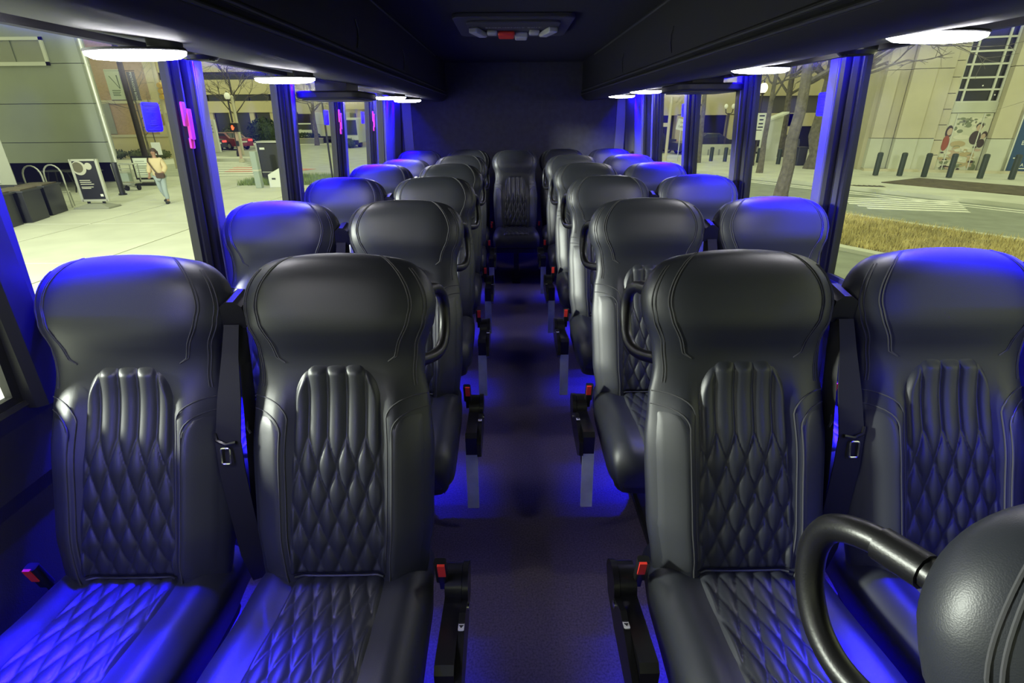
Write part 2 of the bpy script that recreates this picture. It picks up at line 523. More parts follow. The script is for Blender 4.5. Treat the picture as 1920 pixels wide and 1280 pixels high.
# window notices and red release handles beside the pillars
STK = {-1: [(1.96, 'nearest left pillar'), (3.64, 'third left pillar'), (4.515, 'last left pillar')], 1: [(2.076, 'nearest right pillar'), (3.755, 'third right pillar')]}
for sx in (-1, 1):
    for (yc, where) in STK[sx]:
        near = -1 if sx < 0 else 1
        yy = {1.96: 1.737, 3.64: 3.396, 4.515: 4.247, 2.076: 2.19, 3.755: 3.92}[yc]
        zc = 1.43 if sx < 0 else 1.46
        th = math.atan(0.0705)
        t = thing('window_notice', 'square emergency exit notice stuck on the glass by the ' + where, 'notice', (sx * (WX(zc) + 0.004), yy, zc), 0, 'window notices')
        t.rotation_euler = (0, -sx * th, 0)
        s1 = MB(); s1.rbox((0, 0, 0), (0.003, 0.084, 0.084), 0.010, axis=0); s1.build('card', 'sticker_face_lit', t, smooth=False)
        for (zz, hh, ww) in ((0.034, 0.002, 0.072), (-0.035, 0.002, 0.072), (0.021, 0.0015, 0.04), (-0.010, 0.0015, 0.03), (-0.021, 0.0015, 0.045)):
            MB().box((-sx * 0.0022, 0, zz), (0.001, ww, hh)).build('printed_line', 'sticker_ink_lit', t, smooth=False)
        text_part('lettering', 'EXIT', 0.022, 'sticker_ink_lit', t, (-sx * 0.0022, 0, 0.005), (R(90), 0, R(90) * (-sx)), mirror=True)
        if sx < 0:
            hx = WX(zc) - 0.034; zc = 1.42
            h = thing('release_handle', 'red window release handle on the ' + where, 'handle', (sx * hx, yc - 0.118, zc), 0, 'window release handles')
            h.scale = (0.6, 0.62, 0.56)
            h.rotation_euler = (0, -sx * th, 0)
            MB().rbox((0.012, 0.022, -0.02), (0.016, 0.034, 0.17), 0.008, axis=0).build('lever', 'red_handle', h)
            MB().rbox((0.010, -0.016, 0.035), (0.012, 0.030, 0.13), 0.008, axis=0).build('grip', 'red_handle', h)
            MB().rbox((0.006, 0.020, -0.125), (0.012, 0.032, 0.06), 0.006, axis=0).build('bracket', 'red_handle', h)

# ---------------------------------------------------------------- overhead racks, strips, lamps
SY0 = 1.22                      # the brighter diodes start behind the first pillar
RACK = [(0.690, CEIL), (0.690, 1.675), (0.682, 1.668), (0.682, 1.655), (0.692, 1.648), (0.684, 1.640), (0.684, 1.626), (0.700, 1.600), (0.722, 1.584), (0.770, 1.575),
        (0.95, 1.596), (1.065, 1.618), (1.068, 1.602), (1.080, 1.600), (1.086, 1.604), (1.086, 1.640), (1.16, 1.640), (1.16, CEIL)]
for sx, side in ((-1, 'left'), (1, 'right')):
    r = thing('overhead_rack', 'long black overhead luggage rack above the %s windows' % side, 'rack', (0, 0, 1.588), 0)
    dz = -1.588
    MB().prism([(sx * x, Y0 + 0.02, z + dz) for (x, z) in RACK], (0, Y1 - Y0 - 0.04, 0)).build('shell', 'rack_black', r, smooth=True, angle=30)
    MB().tube([(sx * 0.690, y, 1.917 + dz) for y in (Y0 + 0.05, 1.5, 3.5, 5.05)], 0.006, 6).build('ceiling_seam', 'rail_dark', r)
    for zz in (1.661, 1.633):
        MB().tube([(sx * 0.680, y, zz + dz) for y in (Y0 + 0.05, 1.5, 3.5, Y1 - 0.1)], 0.005, 6).build('edge_rail', 'rail_dark', r)
    for yy in ((2.46, 3.50) if sx < 0 else (2.70, 3.79)):
        MB().tube([(sx * 0.688, yy - 0.010, 1.795 + dz), (sx * 0.686, yy + 0.012, 1.765 + dz), (sx * 0.686, yy + 0.008, 1.730 + dz), (sx * 0.688, yy - 0.018, 1.690 + dz)], 0.0028, 5).build('panel_seam', 'rail_dark', r)
    st = thing('light_strip', 'blue light strip hidden under the %s overhead rack' % side, 'light strip', (sx * 1.102, 0, 1.626))
    MB().box((0.0, (Y0 + Y1) / 2, 0.008), (0.024, Y1 - Y0 - 0.3, 0.008)).build('channel', 'rubber', st, smooth=False)
    for (ya, yb) in ((Y0 + 0.2, 0.20), (1.34, Y1 - 0.2)):
        MB().quad((-0.006, ya, 0.0), (0.006, ya, 0.0), (0.006, yb, 0.0), (-0.006, yb, 0.0)).build('emitter', 'blue_glow', st, smooth=False)
    ad = bpy.data.lights.new('strip_light', 'AREA'); ad.shape = 'RECTANGLE'; ad.size = 0.012; ad.size_y = 0.06     # lensed diodes, angled down and forwards
    ad.energy = BLUE_W; ad.color = BLUE; ad.spread = R(BLUE_SPREAD)
    ad2 = ad.copy(); ad2.energy = BLUE_W * 0.35
    for q in range(-1, 15):
        ao = bpy.data.objects.new('strip_light', ad if q >= 0 else ad2); COL.objects.link(ao); ao.parent = st
        ao.location = (0, SY0 + 0.18 + (0.28 * q if q >= 0 else -0.15), -0.012)
        ao.rotation_euler = Vector((-sx * math.tan(R(BLUE_TILT)), -math.tan(R(BLUE_FWD)), -1)).to_track_quat('-Z', 'Y').to_euler()

def make_lamp():
    t = thing('ceiling_lamp', 'x', 'lamp', (0, 0, 0), 0, 'white lamps under the racks')
    n = 20
    MB().rbox((-0.070, 0, 0.026), (0.07, 0.05, 0.032), 0.02).build('bracket', 'rack_black', t)
    MB().loft([[(a * math.cos(2 * PI * k / n), b * math.sin(2 * PI * k / n), z) for k in range(n)] for (a, b, z) in ((0.112, 0.044, 0.016), (0.114, 0.046, 0.012), (0.112, 0.044, 0.010))]).build('base_plate', 'rack_black', t)
    m = MB()
    m.loft([[(a * math.cos(2 * PI * k / n), b * math.sin(2 * PI * k / n), z) for k in range(n)] for (a, b, z) in ((0.112, 0.044, 0.012), (0.110, 0.042, 0.003), (0.095, 0.035, -0.004), (0.055, 0.020, -0.007), (0.010, 0.004, -0.008))])
    m.build('diffuser', 'lamp_glow', t)
    return t
LAMPS = {-1: [-0.38, 0.46, 1.30, 2.13, 3.98, 4.66], 1: [1.31, 2.18, 3.93, 4.75]}
proto = make_lamp(); reg(proto); first = True
ordn = ['frontmost', 'second', 'third', 'fourth', 'fifth', 'rearmost']
for sx, side in ((-1, 'left'), (1, 'right')):
    for i, y in enumerate(LAMPS[sx]):
        o = proto if first else copy_tree(proto); first = False
        o.location = (sx * 0.89, y, 1.550 if sx < 0 else 1.574)
        o.rotation_euler = (0, 0, PI if sx < 0 else 0)
        o['label'] = '%s of the glowing white oval lamps along the %s rack' % ((ordn if sx < 0 else ['frontmost', 'second', 'third', 'rearmost'])[i], side)

for sx, side, yc in ((-1, 'left', 3.02), (1, 'right', 3.05)):
    t = thing('overhead_console', 'flat black console hanging under the %s overhead rack' % side, 'console', (sx * 0.965, yc, 1.52 if sx < 0 else 1.545))
    MB().rbox((0, 0, 0.012), (0.33, 0.40, 0.036), 0.05).build('body', 'plastic_matte', t, bevel=0.008)
    MB().rbox((0, 0, -0.008), (0.29, 0.36, 0.006), 0.045).build('screen_lid', 'plastic_matte', t)
    MB().box((0, 0.0, 0.06), (0.16, 0.22, 0.062)).build('mount', 'plastic_matte', t)
i = 0
for sx, side in ((-1, 'left'), (1, 'right')):
    for j, y in enumerate((1.78, 2.60)):
        t = thing('air_vent', 'round black air vent under the %s rack, %s from the front' % (side, ('first', 'second')[j]), 'vent', (sx * 1.0, y, 1.598), 0, 'round air vents')
        MB().lathe([(0.055, 0.02), (0.055, 0.0), (0.045, -0.010), (0.036, -0.008)], 18).build('ring', 'plastic', t)
        for q in (-0.018, 0.0, 0.018):
            MB().box((0, q, -0.008), (0.066, 0.004, 0.006)).build('louver', 'plastic', t)

# roof hatch
h = thing('roof_hatch', 'dark emergency roof hatch with pale handles in the ceiling', 'hatch', (-0.03, 3.50, CEIL))
MB().rbox((0, 0, -0.012), (0.66, 0.68, 0.026), 0.05, seg=4).build('frame', 'hatch_grey', h, bevel=0.006)
MB().rbox((0, 0, -0.030), (0.52, 0.54, 0.012), 0.05, seg=4).build('lid', 'hatch_grey', h, bevel=0.003)
for sx in (-1, 1):
    MB().box((sx * 0.205, -0.02, -0.050), (0.055, 0.20, 0.030), (0, 0, sx * R(14))).build('handle', 'hatch_white', h, bevel=0.008)
    MB().box((sx * 0.125, 0.03, -0.045), (0.060, 0.085, 0.022)).build('latch', 'hatch_white', h, bevel=0.008)
MB().box((0.05, 0.12, -0.052), (0.075, 0.11, 0.034)).build('lever', 'hatch_white', h, bevel=0.008)
MB().box((-0.04, 0.10, -0.048), (0.10, 0.16, 0.026)).build('release_knob', 'red_button', h, bevel=0.01)
text_part('lettering', 'EMERGENCY EXIT', 0.040, 'hatch_white', h, (0, -0.10, -0.038), (R(180), 0, 0))

# ================================================================== SEATS
LEAN = R(21.0)
SB = Vector((0, 0, 0.44)); SU = Vector((0, math.sin(LEAN), math.cos(LEAN))); SN = Vector((0, -math.cos(LEAN), math.sin(LEAN))); SXv = Vector((1, 0, 0))
TH = 0.745                                     # length of the backrest
WTAB = [(-0.06, 0.180), (0.02, 0.196), (0.12, 0.208), (0.30, 0.212), (0.40, 0.204), (0.475, 0.192), (0.53, 0.195), (0.59, 0.216), (0.622, 0.222)]
def bw(t):
    if t <= 0.622: return interp(t, WTAB)
    q = min(1.0, (t - 0.622) / (TH - 0.622))
    return 0.222 - 0.098 * (1 - math.sqrt(max(0, 1 - q ** 2.15)))
def bf(t):                                      # front depth
    a = interp(t, [(-0.06, 0.040), (0.10, 0.056), (0.25, 0.052), (0.42, 0.036), (0.49, 0.040), (0.59, 0.073), (0.66, 0.071)])
    if t > 0.64:
        q = min(1.0, (t - 0.64) / (TH - 0.64)); a *= 0.12 + 0.88 * math.sqrt(max(0, 1 - q ** 2.2))
    return a
def bb(t):                                      # rear depth
    a = interp(t, [(-0.06, 0.050), (0.15, 0.075), (0.45, 0.065), (0.62, 0.058)])
    if t > 0.62:
        q = min(1.0, (t - 0.62) / (TH - 0.62)); a *= 0.12 + 0.88 * math.sqrt(max(0, 1 - q ** 2.4))
    return a
def bolster(a, t):                              # a = |x|/w: raised side wings below, soft valley at panel
    k = interp(t, [(-0.06, 0.6), (0.05, 1.0), (0.36, 1.0), (0.47, 0.0)])
    return 0.024 * k * smooth01(0.43, 0.60, a) * (1.0 - 0.95 * smooth01(0.60, 1.0, a))
def fdepth(xr, t):
    a = min(1.0, abs(xr))
    e = interp(t, [(0.36, 2.7), (0.52, 4.0)])
    return bf(t) * math.sqrt(max(0, 1 - a ** e)) + bolster(a, t)
def arch(xr, t):                               # crest sags towards the corners
    return t - 0.012 * xr * xr * smooth01(0.58, TH, t)
def bsurf(xr, t, off=0.0):
    return SB + SU * arch(xr, t) + SXv * (xr * bw(t)) + SN * (fdepth(xr, t) + off)

def backrest_mesh():
    m = MB(); rings = []
    ts = [-0.06 + 0.695 * i / 26 for i in range(27)] + [0.635 + (TH - 0.635) * math.sin(PI / 2 * k / 14) for k in range(1, 15)]
    n = 30
    for t in ts:
        w = bw(t); ring = []
        for k in range(2 * n):
            ph = PI * k / n
            c = math.cos(ph); s_ = math.sin(ph)
            xr = math.copysign(math.sqrt(abs(c)), c)
            d = fdepth(xr, t) if s_ >= 0 else -bb(t) * abs(s_)
            ring.append(SB + SU * arch(xr, t) + SXv * (xr * w) + SN * d)
        rings.append(ring)
    m.loft(rings)
    return m.mesh('backrest', 'leather', angle=70)

def quilt(x, s, P):
    a = abs(math.sin(PI * (x - s) / P + PI / 2)); b = abs(math.sin(PI * (x + s) / P + PI / 2))
    return (a * b) ** 0.34

def back_panel_mesh():
    m = MB(); hw0 = 0.110; t0, t1, rc = 0.012, 0.496, 0.085
    def hw(t):
        b = hw0 * (0.90 + 0.10 * (1 - smooth01(0.0, 0.5, t)))
        if t > t1 - rc:
            q = (t - (t1 - rc)) / rc; b -= 0.066 * (1 - math.sqrt(max(0, 1 - q * q)))
        return b
    def fn(u, v):
        t = t0 + (t1 - t0) * v
        x = (2 * u - 1) * hw(t); P = 2 * hw0 / 5 * 0.97
        dt = max(0.0, 0.335 - t); s = 0.26 * dt + 0.36 * dt * dt
        e = min(hw(t) - abs(x), (t1 - t) * 0.9, (t - t0) * 1.2)
        ed = smooth01(-0.001, 0.012 + 0.016 * smooth01(0.40, 0.49, t), e)
        h = -0.002 + ed * (0.005 + 0.0095 * quilt(x, s, P))
        return bsurf(x / bw(t), t, h)
    m.grid(fn, 72, 130)
    return m.mesh('quilted_panel', 'leather_quilt', angle=180)

def seam_mesh(paths, r=0.0016, name='seam', mt='thread'):
    m = MB()
    for p in paths: m.tube(p, r, 5)
    return m.mesh(name, mt)

def wing_paths(sx):
    """double seam that runs over the side wing"""
    out = []
    for off in (0.0, 0.055):
        p = []
        for i in range(25):
            q = i / 24
            if q < 0.35:
                k = q / 0.35; xr = 1.0 - (0.46 - off) * math.sin(k * PI / 2); t = 0.44 - 0.020 - off * 0.55 - 0.055 * (1 - math.cos(k * PI / 2))
            else:
                k = (q - 0.35) / 0.65; xr = 0.54 + off; t = 0.365 - off * 0.55 - 0.34 * k
            p.append(bsurf(sx * min(xr, 0.985), t, 0.0004))
        out.append(p)
    return out
def head_paths(sx):
    out = []
    for off in (0.0, 0.026):
        p = []
        for i in range(22):
            t = TH - 0.004 - (TH - 0.50) * i / 21
            xr = (0.66 + off + 0.10 * math.sin(PI * i / 21)) if i < 21 else 0.60
            p.append(bsurf(sx * xr, t, 0.0004))
        out.append(p)
    return out
def edge_paths(sx):
    out = []
    for off in (0.0, 0.028):
        out.append([bsurf(sx * (0.875 + off + 0.03 * math.sin(PI * i / 23)), TH - 0.03 - (TH - 0.47) * i / 23, 0.0004) for i in range(24)])
    return out
def stitch_mesh(paths, step=0.006, dash=0.0038):
    m = MB()
    for p in paths:
        acc = 0.0
        for a, b in zip(p, p[1:]):
            L = (b - a).length; d = (b - a).normalized(); q = -acc
            while q + dash < L:
                if q >= 0: m.tube([a + d * q, a + d * (q + dash)], 0.0012, 4)
                q += step
            acc = (acc + L) % step
    return m.mesh('stitching', 'thread')

# cushion ---------------------------------------------------------
CY0, CY1 = 0.07, -0.455
def cw(q):                                       # q 0 rear .. 1 front
    w = interp(q, [(0, 0.196), (0.25, 0.208), (0.8, 0.212)])
    if q > 0.86: w -= 0.030 * (1 - math.sqrt(max(0, 1 - ((q - 0.86) / 0.14) ** 2)))
    return w
def ctop(xr, q):
    a = min(1.0, abs(xr))
    base = interp(q, [(0, 0.452), (0.3, 0.458), (0.75, 0.480), (0.9, 0.478)])
    if q > 0.84: base -= 0.085 * (1 - math.sqrt(max(0, 1 - ((q - 0.84) / 0.16) ** 2)))
    side = 0.055 * (1 - math.sqrt(max(0, 1 - a ** 5)))
    return base - side + 0.016 * smooth01(0.50, 0.78, a) * math.sqrt(max(0, 1 - a ** 6))
def cushion_mesh():
    m = MB(); rings = []
    qs = [i / 20 * 0.84 for i in range(21)] + [0.84 + 0.16 * math.sin(PI / 2 * k / 9) for k in range(1, 10)]
    n = 26
    for q in qs:
        y = CY0 + (CY1 - CY0) * q; w = cw(q); ring = []
        for k in range(n + 1):
            ph = PI * k / n; c = math.cos(ph); xr = math.copysign(math.sqrt(abs(c)), c)
            ring.append(Vector((xr * w, y, ctop(xr, q))))
        zb = 0.335 + 0.02 * max(0, (q - 0.8) / 0.2)
        for xr in (-0.98, -0.9, 0, 0.9, 0.98):
            ring.append(Vector((xr * w, y, zb if abs(xr) < 0.95 else zb + 0.01)))
        rings.append(ring)
    m.loft(rings)
    return m.mesh('cushion', 'leather', angle=60)
def cushion_panel_mesh():
    m = MB(); P = 0.040
    def hw(q): return 0.100 + 0.014 * q
    def fn(u, v):
        q = 0.10 + 0.84 * v; x = (2 * u - 1) * hw(q); y = CY0 + (CY1 - CY0) * q
        s = 0.34 * q * (CY0 - CY1)
        e = min(hw(q) - abs(x), (0.94 - q) * 0.5, (q - 0.10) * 0.5)
        h = -0.002 + smooth01(-0.001, 0.010, e) * (0.004 + 0.0075 * quilt(x, s, P))
        xr = x / cw(q)
        g = (ctop(xr, q + 0.004) - ctop(xr, q - 0.004)) / (0.008 * (CY1 - CY0))
        n = Vector((0, -g, 1)).normalized()
        return Vector((x, y, ctop(xr, q))) + n * h
    m.grid(fn, 64, 110)
    return m.mesh('cushion_panel', 'leather_quilt', angle=180)

ME = {}
ME['backrest'] = backrest_mesh()
ME['panel'] = back_panel_mesh()
ME['cushion'] = cushion_mesh()
ME['cpanel'] = cushion_panel_mesh()
ME['seams'] = seam_mesh(head_paths(1) + head_paths(-1) + edge_paths(1) + edge_paths(-1) + wing_paths(1) + wing_paths(-1), 0.0017)
ME['stitch'] = stitch_mesh(head_paths(1) + head_paths(-1) + edge_paths(1) + edge_paths(-1) + wing_paths(1) + wing_paths(-1))
# piping along the joint of back and cushion and round the quilted panel
ME['piping'] = seam_mesh([[bsurf(-0.52 + 1.04 * i / 12, 0.010, 0.006) for i in range(13)]], 0.003, 'piping', 'leather')
# wing panels: leather inlays on the side bolsters, colour lifted for the light they catch
def wing_mesh(sx):
    m = MB()
    def fn(u, v):
        t = 0.005 + 0.375 * v
        x0, x1 = 0.57, 0.93
        if v > 0.80:
            q = (v - 0.80) / 0.20; x0 = 0.57 + 0.28 * (1 - math.sqrt(max(0, 1 - q * q)))
        xr = x0 + (x1 - x0) * u
        e = min(u, 1 - u, v * 3, (1 - v) * 3)
        return bsurf(sx * xr, t, -0.0015 + 0.0045 * smooth01(0, 0.18, e))
    m.grid(fn, 12, 28)
    return m.mesh('bolster', 'leather_bolster_lit', angle=180)
ME['wing_l'] = wing_mesh(-1); ME['wing_r'] = wing_mesh(1)
# seat base
m = MB().rbox((0, -0.19, 0.320), (0.37, 0.45, 0.040), 0.04); ME['pan'] = m.mesh('seat_pan', 'plastic_matte')
m = MB(); m.box((0, -0.17, 0.165), (0.045, 0.24, 0.30)); m.box((0, -0.17, 0.012), (0.075, 0.40, 0.024)); ME['leg'] = m.mesh('leg', 'plastic_matte', smooth=False)
# shell that closes the back of the backrest (pocket panel)
def shell_mesh():
    m = MB()
    def fn(u, v):
        t = 0.0 + 0.50 * v; xr = -0.80 + 1.6 * u
        e = min(u, 1 - u, v, 1 - v)
        d = -bb(t) * math.sqrt(max(0, 1 - abs(xr) ** 4)) + 0.002 - 0.010 * smooth01(0, 0.08, e)
        return SB + SU * t + SXv * (xr * bw(t)) + SN * d
    m.grid(fn, 14, 20)
    return m.mesh('back_shell', 'plastic_matte', angle=180)
ME['shell'] = shell_mesh()

def sidem(mb, s, name, mt, **k):
    if s < 0: mb.mirror_x()
    return mb.mesh(name, mt, **k)
for s in (-1, 1):
    # grab loop behind the aisle shoulder
    hp = lambda x, t, d: SB + SU * t + SXv * x - SN * d
    p = [hp(0.175, 0.650, 0.030), hp(0.192, 0.664, 0.080), hp(0.205, 0.668, 0.110), hp(0.213, 0.660, 0.140), hp(0.217, 0.637, 0.160), hp(0.219, 0.605, 0.168), hp(0.219, 0.570, 0.166), hp(0.217, 0.536, 0.152), hp(0.210, 0.510, 0.124), hp(0.195, 0.496, 0.085), hp(0.170, 0.490, 0.035)]
    # smooth the loop
    def cr(P, n=4):
        out = []
        for i in range(len(P) - 1):
            a, b, c, d = P[max(i - 1, 0)], P[i], P[i + 1], P[min(i + 2, len(P) - 1)]
            for k in range(n):
                t = k / n
                out.append(0.5 * ((2 * b) + (c - a) * t + (2 * a - 5 * b + 4 * c - d) * t * t + (3 * b - a - 3 * c + d) * t ** 3))
        return out + [P[-1]]
    ME['grab%d' % s] = sidem(MB().tube(cr(p), 0.0150, 12), s, 'grab_handle', 'handle_black', angle=60)
    ME['collar%d' % s] = sidem(MB().tube([p[1] + (p[0] - p[1]) * 0.6, p[1] + (p[2] - p[1]) * 0.3], 0.018, 12), s, 'handle_collar', 'handle_black')
    # stowed aisle arm: black bar, slim outer cover, grey end plate, small round bolt, sticker
    bar = MB()
    prof = [(0.035, 0.317)] + [(0.010 + 0.045 * math.cos(R(a)), 0.380 + 0.045 * math.sin(R(a))) for a in range(0, 181, 20)] + [(-0.215, 0.405), (-0.228, 0.390), (-0.228, 0.27), (-0.20, 0.26)]
    bar.prism([(0.232, y, z) for (y, z) in prof], (0.040, 0, 0))
    ME['arm%d' % s] = sidem(bar, s, 'arm_bar', 'plastic', angle=35)
    cov = MB()
    prof2 = [(0.030, 0.325)] + [(0.012 + 0.050 * math.cos(R(a)), 0.377 + 0.050 * math.sin(R(a))) for a in range(0, 181, 20)] + [(-0.10, 0.410), (-0.235, 0.370), (-0.245, 0.325), (-0.20, 0.295), (-0.06, 0.305)]
    cov.prism([(0.273, y, z) for (y, z) in prof2], (0.014, 0, 0))
    ME['cover%d' % s] = sidem(cov, s, 'arm_cover', 'plastic', angle=35)
    ME['plate%d' % s] = sidem(MB().box((0.252, -0.232, 0.235), (0.042, 0.010, 0.27), (R(-6), 0, 0)), s, 'end_plate', 'plate_grey', smooth=False)
    ME['bolt%d' % s] = sidem(MB().lathe([(0.010, 0.0), (0.010, 0.004), (0.005, 0.006)], 12, (0.2865, -0.05, 0.370), 'x'), s, 'bolt', 'chrome')
    q = MB().rbox((0.280, -0.125, 0.4035), (0.013, 0.034, 0.002), 0.003, (R(-14), 0, 0)); ME['sticker%d' % s] = sidem(q, s, 'sticker', 'label_white', smooth=False)
    q = MB()
    for dy in (-1, 1):
        c = Vector((0.280, -0.125, 0.4052)); Mx = Euler((R(-14), 0, 0)).to_matrix()
        q.prism([c + Mx @ Vector(v_) for v_ in ((-0.0055, dy * 0.002, 0), (0.0055, dy * 0.002, 0), (0.0, dy * 0.011, 0))], (0, 0, 0.0005))
    ME['logo%d' % s] = sidem(q, s, 'logo', 'label_ink', smooth=False)
    # buckle on its stalk beside the cushion
    bk = MB(); Mx = Euler((R(12), R(0), 0)).to_matrix()
    bk.rbox((0.228, -0.030, 0.462), (0.028, 0.020, 0.070), 0.006, Mx)
    bk.box((0.228, -0.020, 0.417), (0.016, 0.006, 0.06), Mx)
    ME['buckle%d' % s] = sidem(bk, s, 'buckle', 'plastic')
    ME['button%d' % s] = sidem(MB().box((0.231, -0.0425, 0.475), (0.017, 0.006, 0.042), Mx), s, 'release_button', 'red_button', smooth=False)
    # belts hanging in the gap towards the neighbour seat
    g = MB()
    gp = [(0.034, 0.000), (0.040, 0.018), (0.032, 0.050), (0.010, 0.062), (-0.010, 0.062), (-0.034, 0.050), (-0.036, 0.0)]
    g.prism([(0.235 + x * 0.75, 0.185, 0.985 + z) for (x, z) in gp], (0, 0.060, 0.012))
    ME['guide%d' % s] = sidem(g, s, 'belt_guide', 'plastic', angle=30)
    def ribbon(pts):
        mb = MB(); rings = []
        for (c, hwv) in pts:
            c = Vector(c); h_ = Vector(hwv); nn = Vector((0, -0.0012, 0.0005))
            rings.append([c - h_ + nn, c + h_ + nn, c + h_ - nn, c - h_ - nn])
        mb.loft(rings); return mb
    w1 = ribbon([((0.232, 0.178, 0.995), (0.017, 0, 0)), ((0.228, 0.150, 0.93), (0.018, 0.002, 0)), ((0.224, 0.112, 0.84), (0.025, 0.003, 0)), ((0.220, 0.075, 0.75), (0.028, 0.002, 0)), ((0.222, 0.060, 0.68), (0.026, 0.006, 0)), ((0.228, 0.045, 0.58), (0.024, 0.008, 0)), ((0.232, 0.035, 0.46), (0.022, 0.010, 0)), ((0.232, 0.05, 0.36), (0.020, 0.010, 0))])
    ME['web%d' % s] = sidem(w1, s, 'belt_webbing', 'webbing')
    w2 = ribbon([((0.246, 0.186, 0.992), (0.010, 0.008, 0)), ((0.252, 0.165, 0.92), (0.006, 0.014, 0)), ((0.258, 0.130, 0.82), (0.004, 0.020, 0)), ((0.262, 0.100, 0.73), (0.006, 0.020, 0)), ((0.256, 0.085, 0.62), (0.010, 0.016, 0)), ((0.248, 0.075, 0.48), (0.012, 0.012, 0)), ((0.245, 0.07, 0.36), (0.012, 0.012, 0))])
    ME['web2%d' % s] = sidem(w2, s, 'belt_webbing', 'webbing')
    tg = MB(); tg.tube([(0.192, 0.080, 0.770), (0.197, 0.072, 0.756), (0.218, 0.068, 0.748), (0.240, 0.070, 0.752)], 0.0045, 6)
    ME['tongue%d' % s] = sidem(tg, s, 'belt_tongue', 'plastic')
    lp = MB(); c = Vector((0.216, 0.060, 0.722)); pts = []
    for (x, z) in rrect(0.020, 0.036, 0.004, 2): pts.append(c + Vector((x, 0.25 * z, z)))
    lp.tube(pts + [pts[0], pts[1]], 0.0024, 6)
    ME['loop%d' % s] = sidem(lp, s, 'tongue_loop', 'chrome')
    tg = MB(); tg.tube([(0.252, 0.112, 0.79), (0.262, 0.092, 0.772), (0.268, 0.088, 0.765)], 0.003, 5)
    ME['slider%d' % s] = sidem(tg, s, 'belt_slider', 'chrome')

def child(name, me, parent):
    o = bpy.data.objects.new(name, me); COL.objects.link(o); o.parent = parent
    return o
def make_seat(x, y, kind, s, label, recline=0.0, belts=True, wings=True):
    """kind: aisle / window / middle. s: +1 when the aisle lies towards +x"""
    t = thing('passenger_seat', label, 'seat', (x, y, 0), 0, 'black quilted leather coach seats')
    b = child('backrest', ME['backrest'], t)
    for k, nm in (('panel', 'quilted_panel'), ('wing_l', 'bolster'), ('wing_r', 'bolster'), ('seams', 'seam'), ('stitch', 'stitching'), ('shell', 'back_shell')):
        pc = child(nm, ME[k], b)
        if nm in ('seam', 'stitching'): pc['kind'] = 'stuff'
    if recline:
        b.location = (0, -0.0, 0)
        piv = Vector((0, 0, 0.44)); rot = Matrix.Translation(piv) @ Matrix.Rotation(-recline, 4, 'X') @ Matrix.Translation(-piv)
        b.matrix_local = rot
    c = child('cushion', ME['cushion'], t)
    child('cushion_panel', ME['cpanel'], c)
    child('piping', ME['piping'], c)
    child('seat_pan', ME['pan'], t)
    child('leg', ME['leg'], t)
    bk = child('buckle', ME['buckle%d' % (s if kind != 'window' else -s)], t)
    child('release_button', ME['button%d' % (s if kind != 'window' else -s)], bk)
    if kind == 'aisle':
        a = child('arm_bar', ME['arm%d' % s], t)
        child('end_plate', ME['plate%d' % s], a)
        cv = child('arm_cover', ME['cover%d' % s], t)
        child('bolt', ME['bolt%d' % s], cv); child('sticker', ME['sticker%d' % s], cv); child('logo', ME['logo%d' % s], cv)
        g = child('grab_handle', ME['grab%d' % s], t); child('handle_collar', ME['collar%d' % s], g)
    if kind == 'window' and belts:
        child('belt_guide', ME['guide%d' % s], t)
        w = child('belt_webbing', ME['web%d' % s], t); child('belt_webbing', ME['web2%d' % s], t)
        tg = child('belt_tongue', ME['tongue%d' % s], t); child('tongue_loop', ME['loop%d' % s], tg); child('belt_slider', ME['slider%d' % s], tg)
    return t

ROW = 0.834; YB = 0.905
ORD = ['first', 'second', 'third', 'fourth', 'fifth']
for i in range(5):
    y = YB + ROW * i
    for s, side in ((1, 'left'), (-1, 'right')):
        for kind, xx in (('window', 0.93), ('aisle', 0.46)):
            extra = {0: '', 4: ''}.get(i, '')
            make_seat(-s * xx, y, kind, s, 'black quilted leather %s seat, %s row %s of the aisle%s' % (kind, ORD[i], side, extra), recline=R(6) if (i == 4 and s == 1 and kind == 'window') else 0.0)
make_seat(0.495, 0.062, 'aisle', -1, 'closest black leather seat, cut off at the lower right corner')
for j, (xx, nm, kd, s) in enumerate(((-0.93, 'leftmost', 'window', 1), (-0.46, 'second from left', 'middle', 1), (0.0, 'middle', 'middle', -1), (0.46, 'second from right', 'middle', -1), (0.93, 'rightmost', 'window', -1))):
    make_seat(xx, 5.08 if j != 2 else 4.98, kd, s, 'black quilted leather seat on the back bench, %s of five' % nm, belts=False)

# ================================================================== STREET
G = -1.0
# base ground
struct(MB().b2((-110, -40, G - 0.30), (80, 130, G - 0.02)).build('road', 'asphalt', smooth=False))
struct(MB().b2((-110, 24.8, G - 0.02), (3.0, 60, G - 0.005)).build('cross_street', 'asphalt_left', smooth=False))
# left pavement of large slabs
sw = struct(MB().b2((-46, -8, G - 0.15), (-1.75, 24.6, G - 0.012)).build('sidewalk', 'concrete_joint', smooth=False))
slab = MB().b2((-1.48, -1.98, -0.10), (1.48, 1.98, 0.0)).mesh('slab', 'concrete', smooth=False)
k = 0
for ix in range(10):
    for iy in range(8):
        o = bpy.data.objects.new('slab', slab); COL.objects.link(o); o.parent = sw
        o.location = (-3.35 - 3.0 * ix, -4.6 + 4.0 * iy, G)
sw2 = struct(MB().b2((-46, 24.6, G - 0.15), (-20.6, 40, G - 0.012)).build('sidewalk_corner', 'concrete_joint', smooth=False))
for ix in range(6):
    for iy in range(4):
        o = bpy.data.objects.new('slab', slab); COL.objects.link(o); o.parent = sw2
        o.location = (-22.1 - 3.0 * ix, 26.4 + 3.97 * iy, G)
struct(MB().b2((-46, -8, G - 0.15), (-1.60, 24.75, G - 0.06)).build('curb', 'concrete', smooth=False))
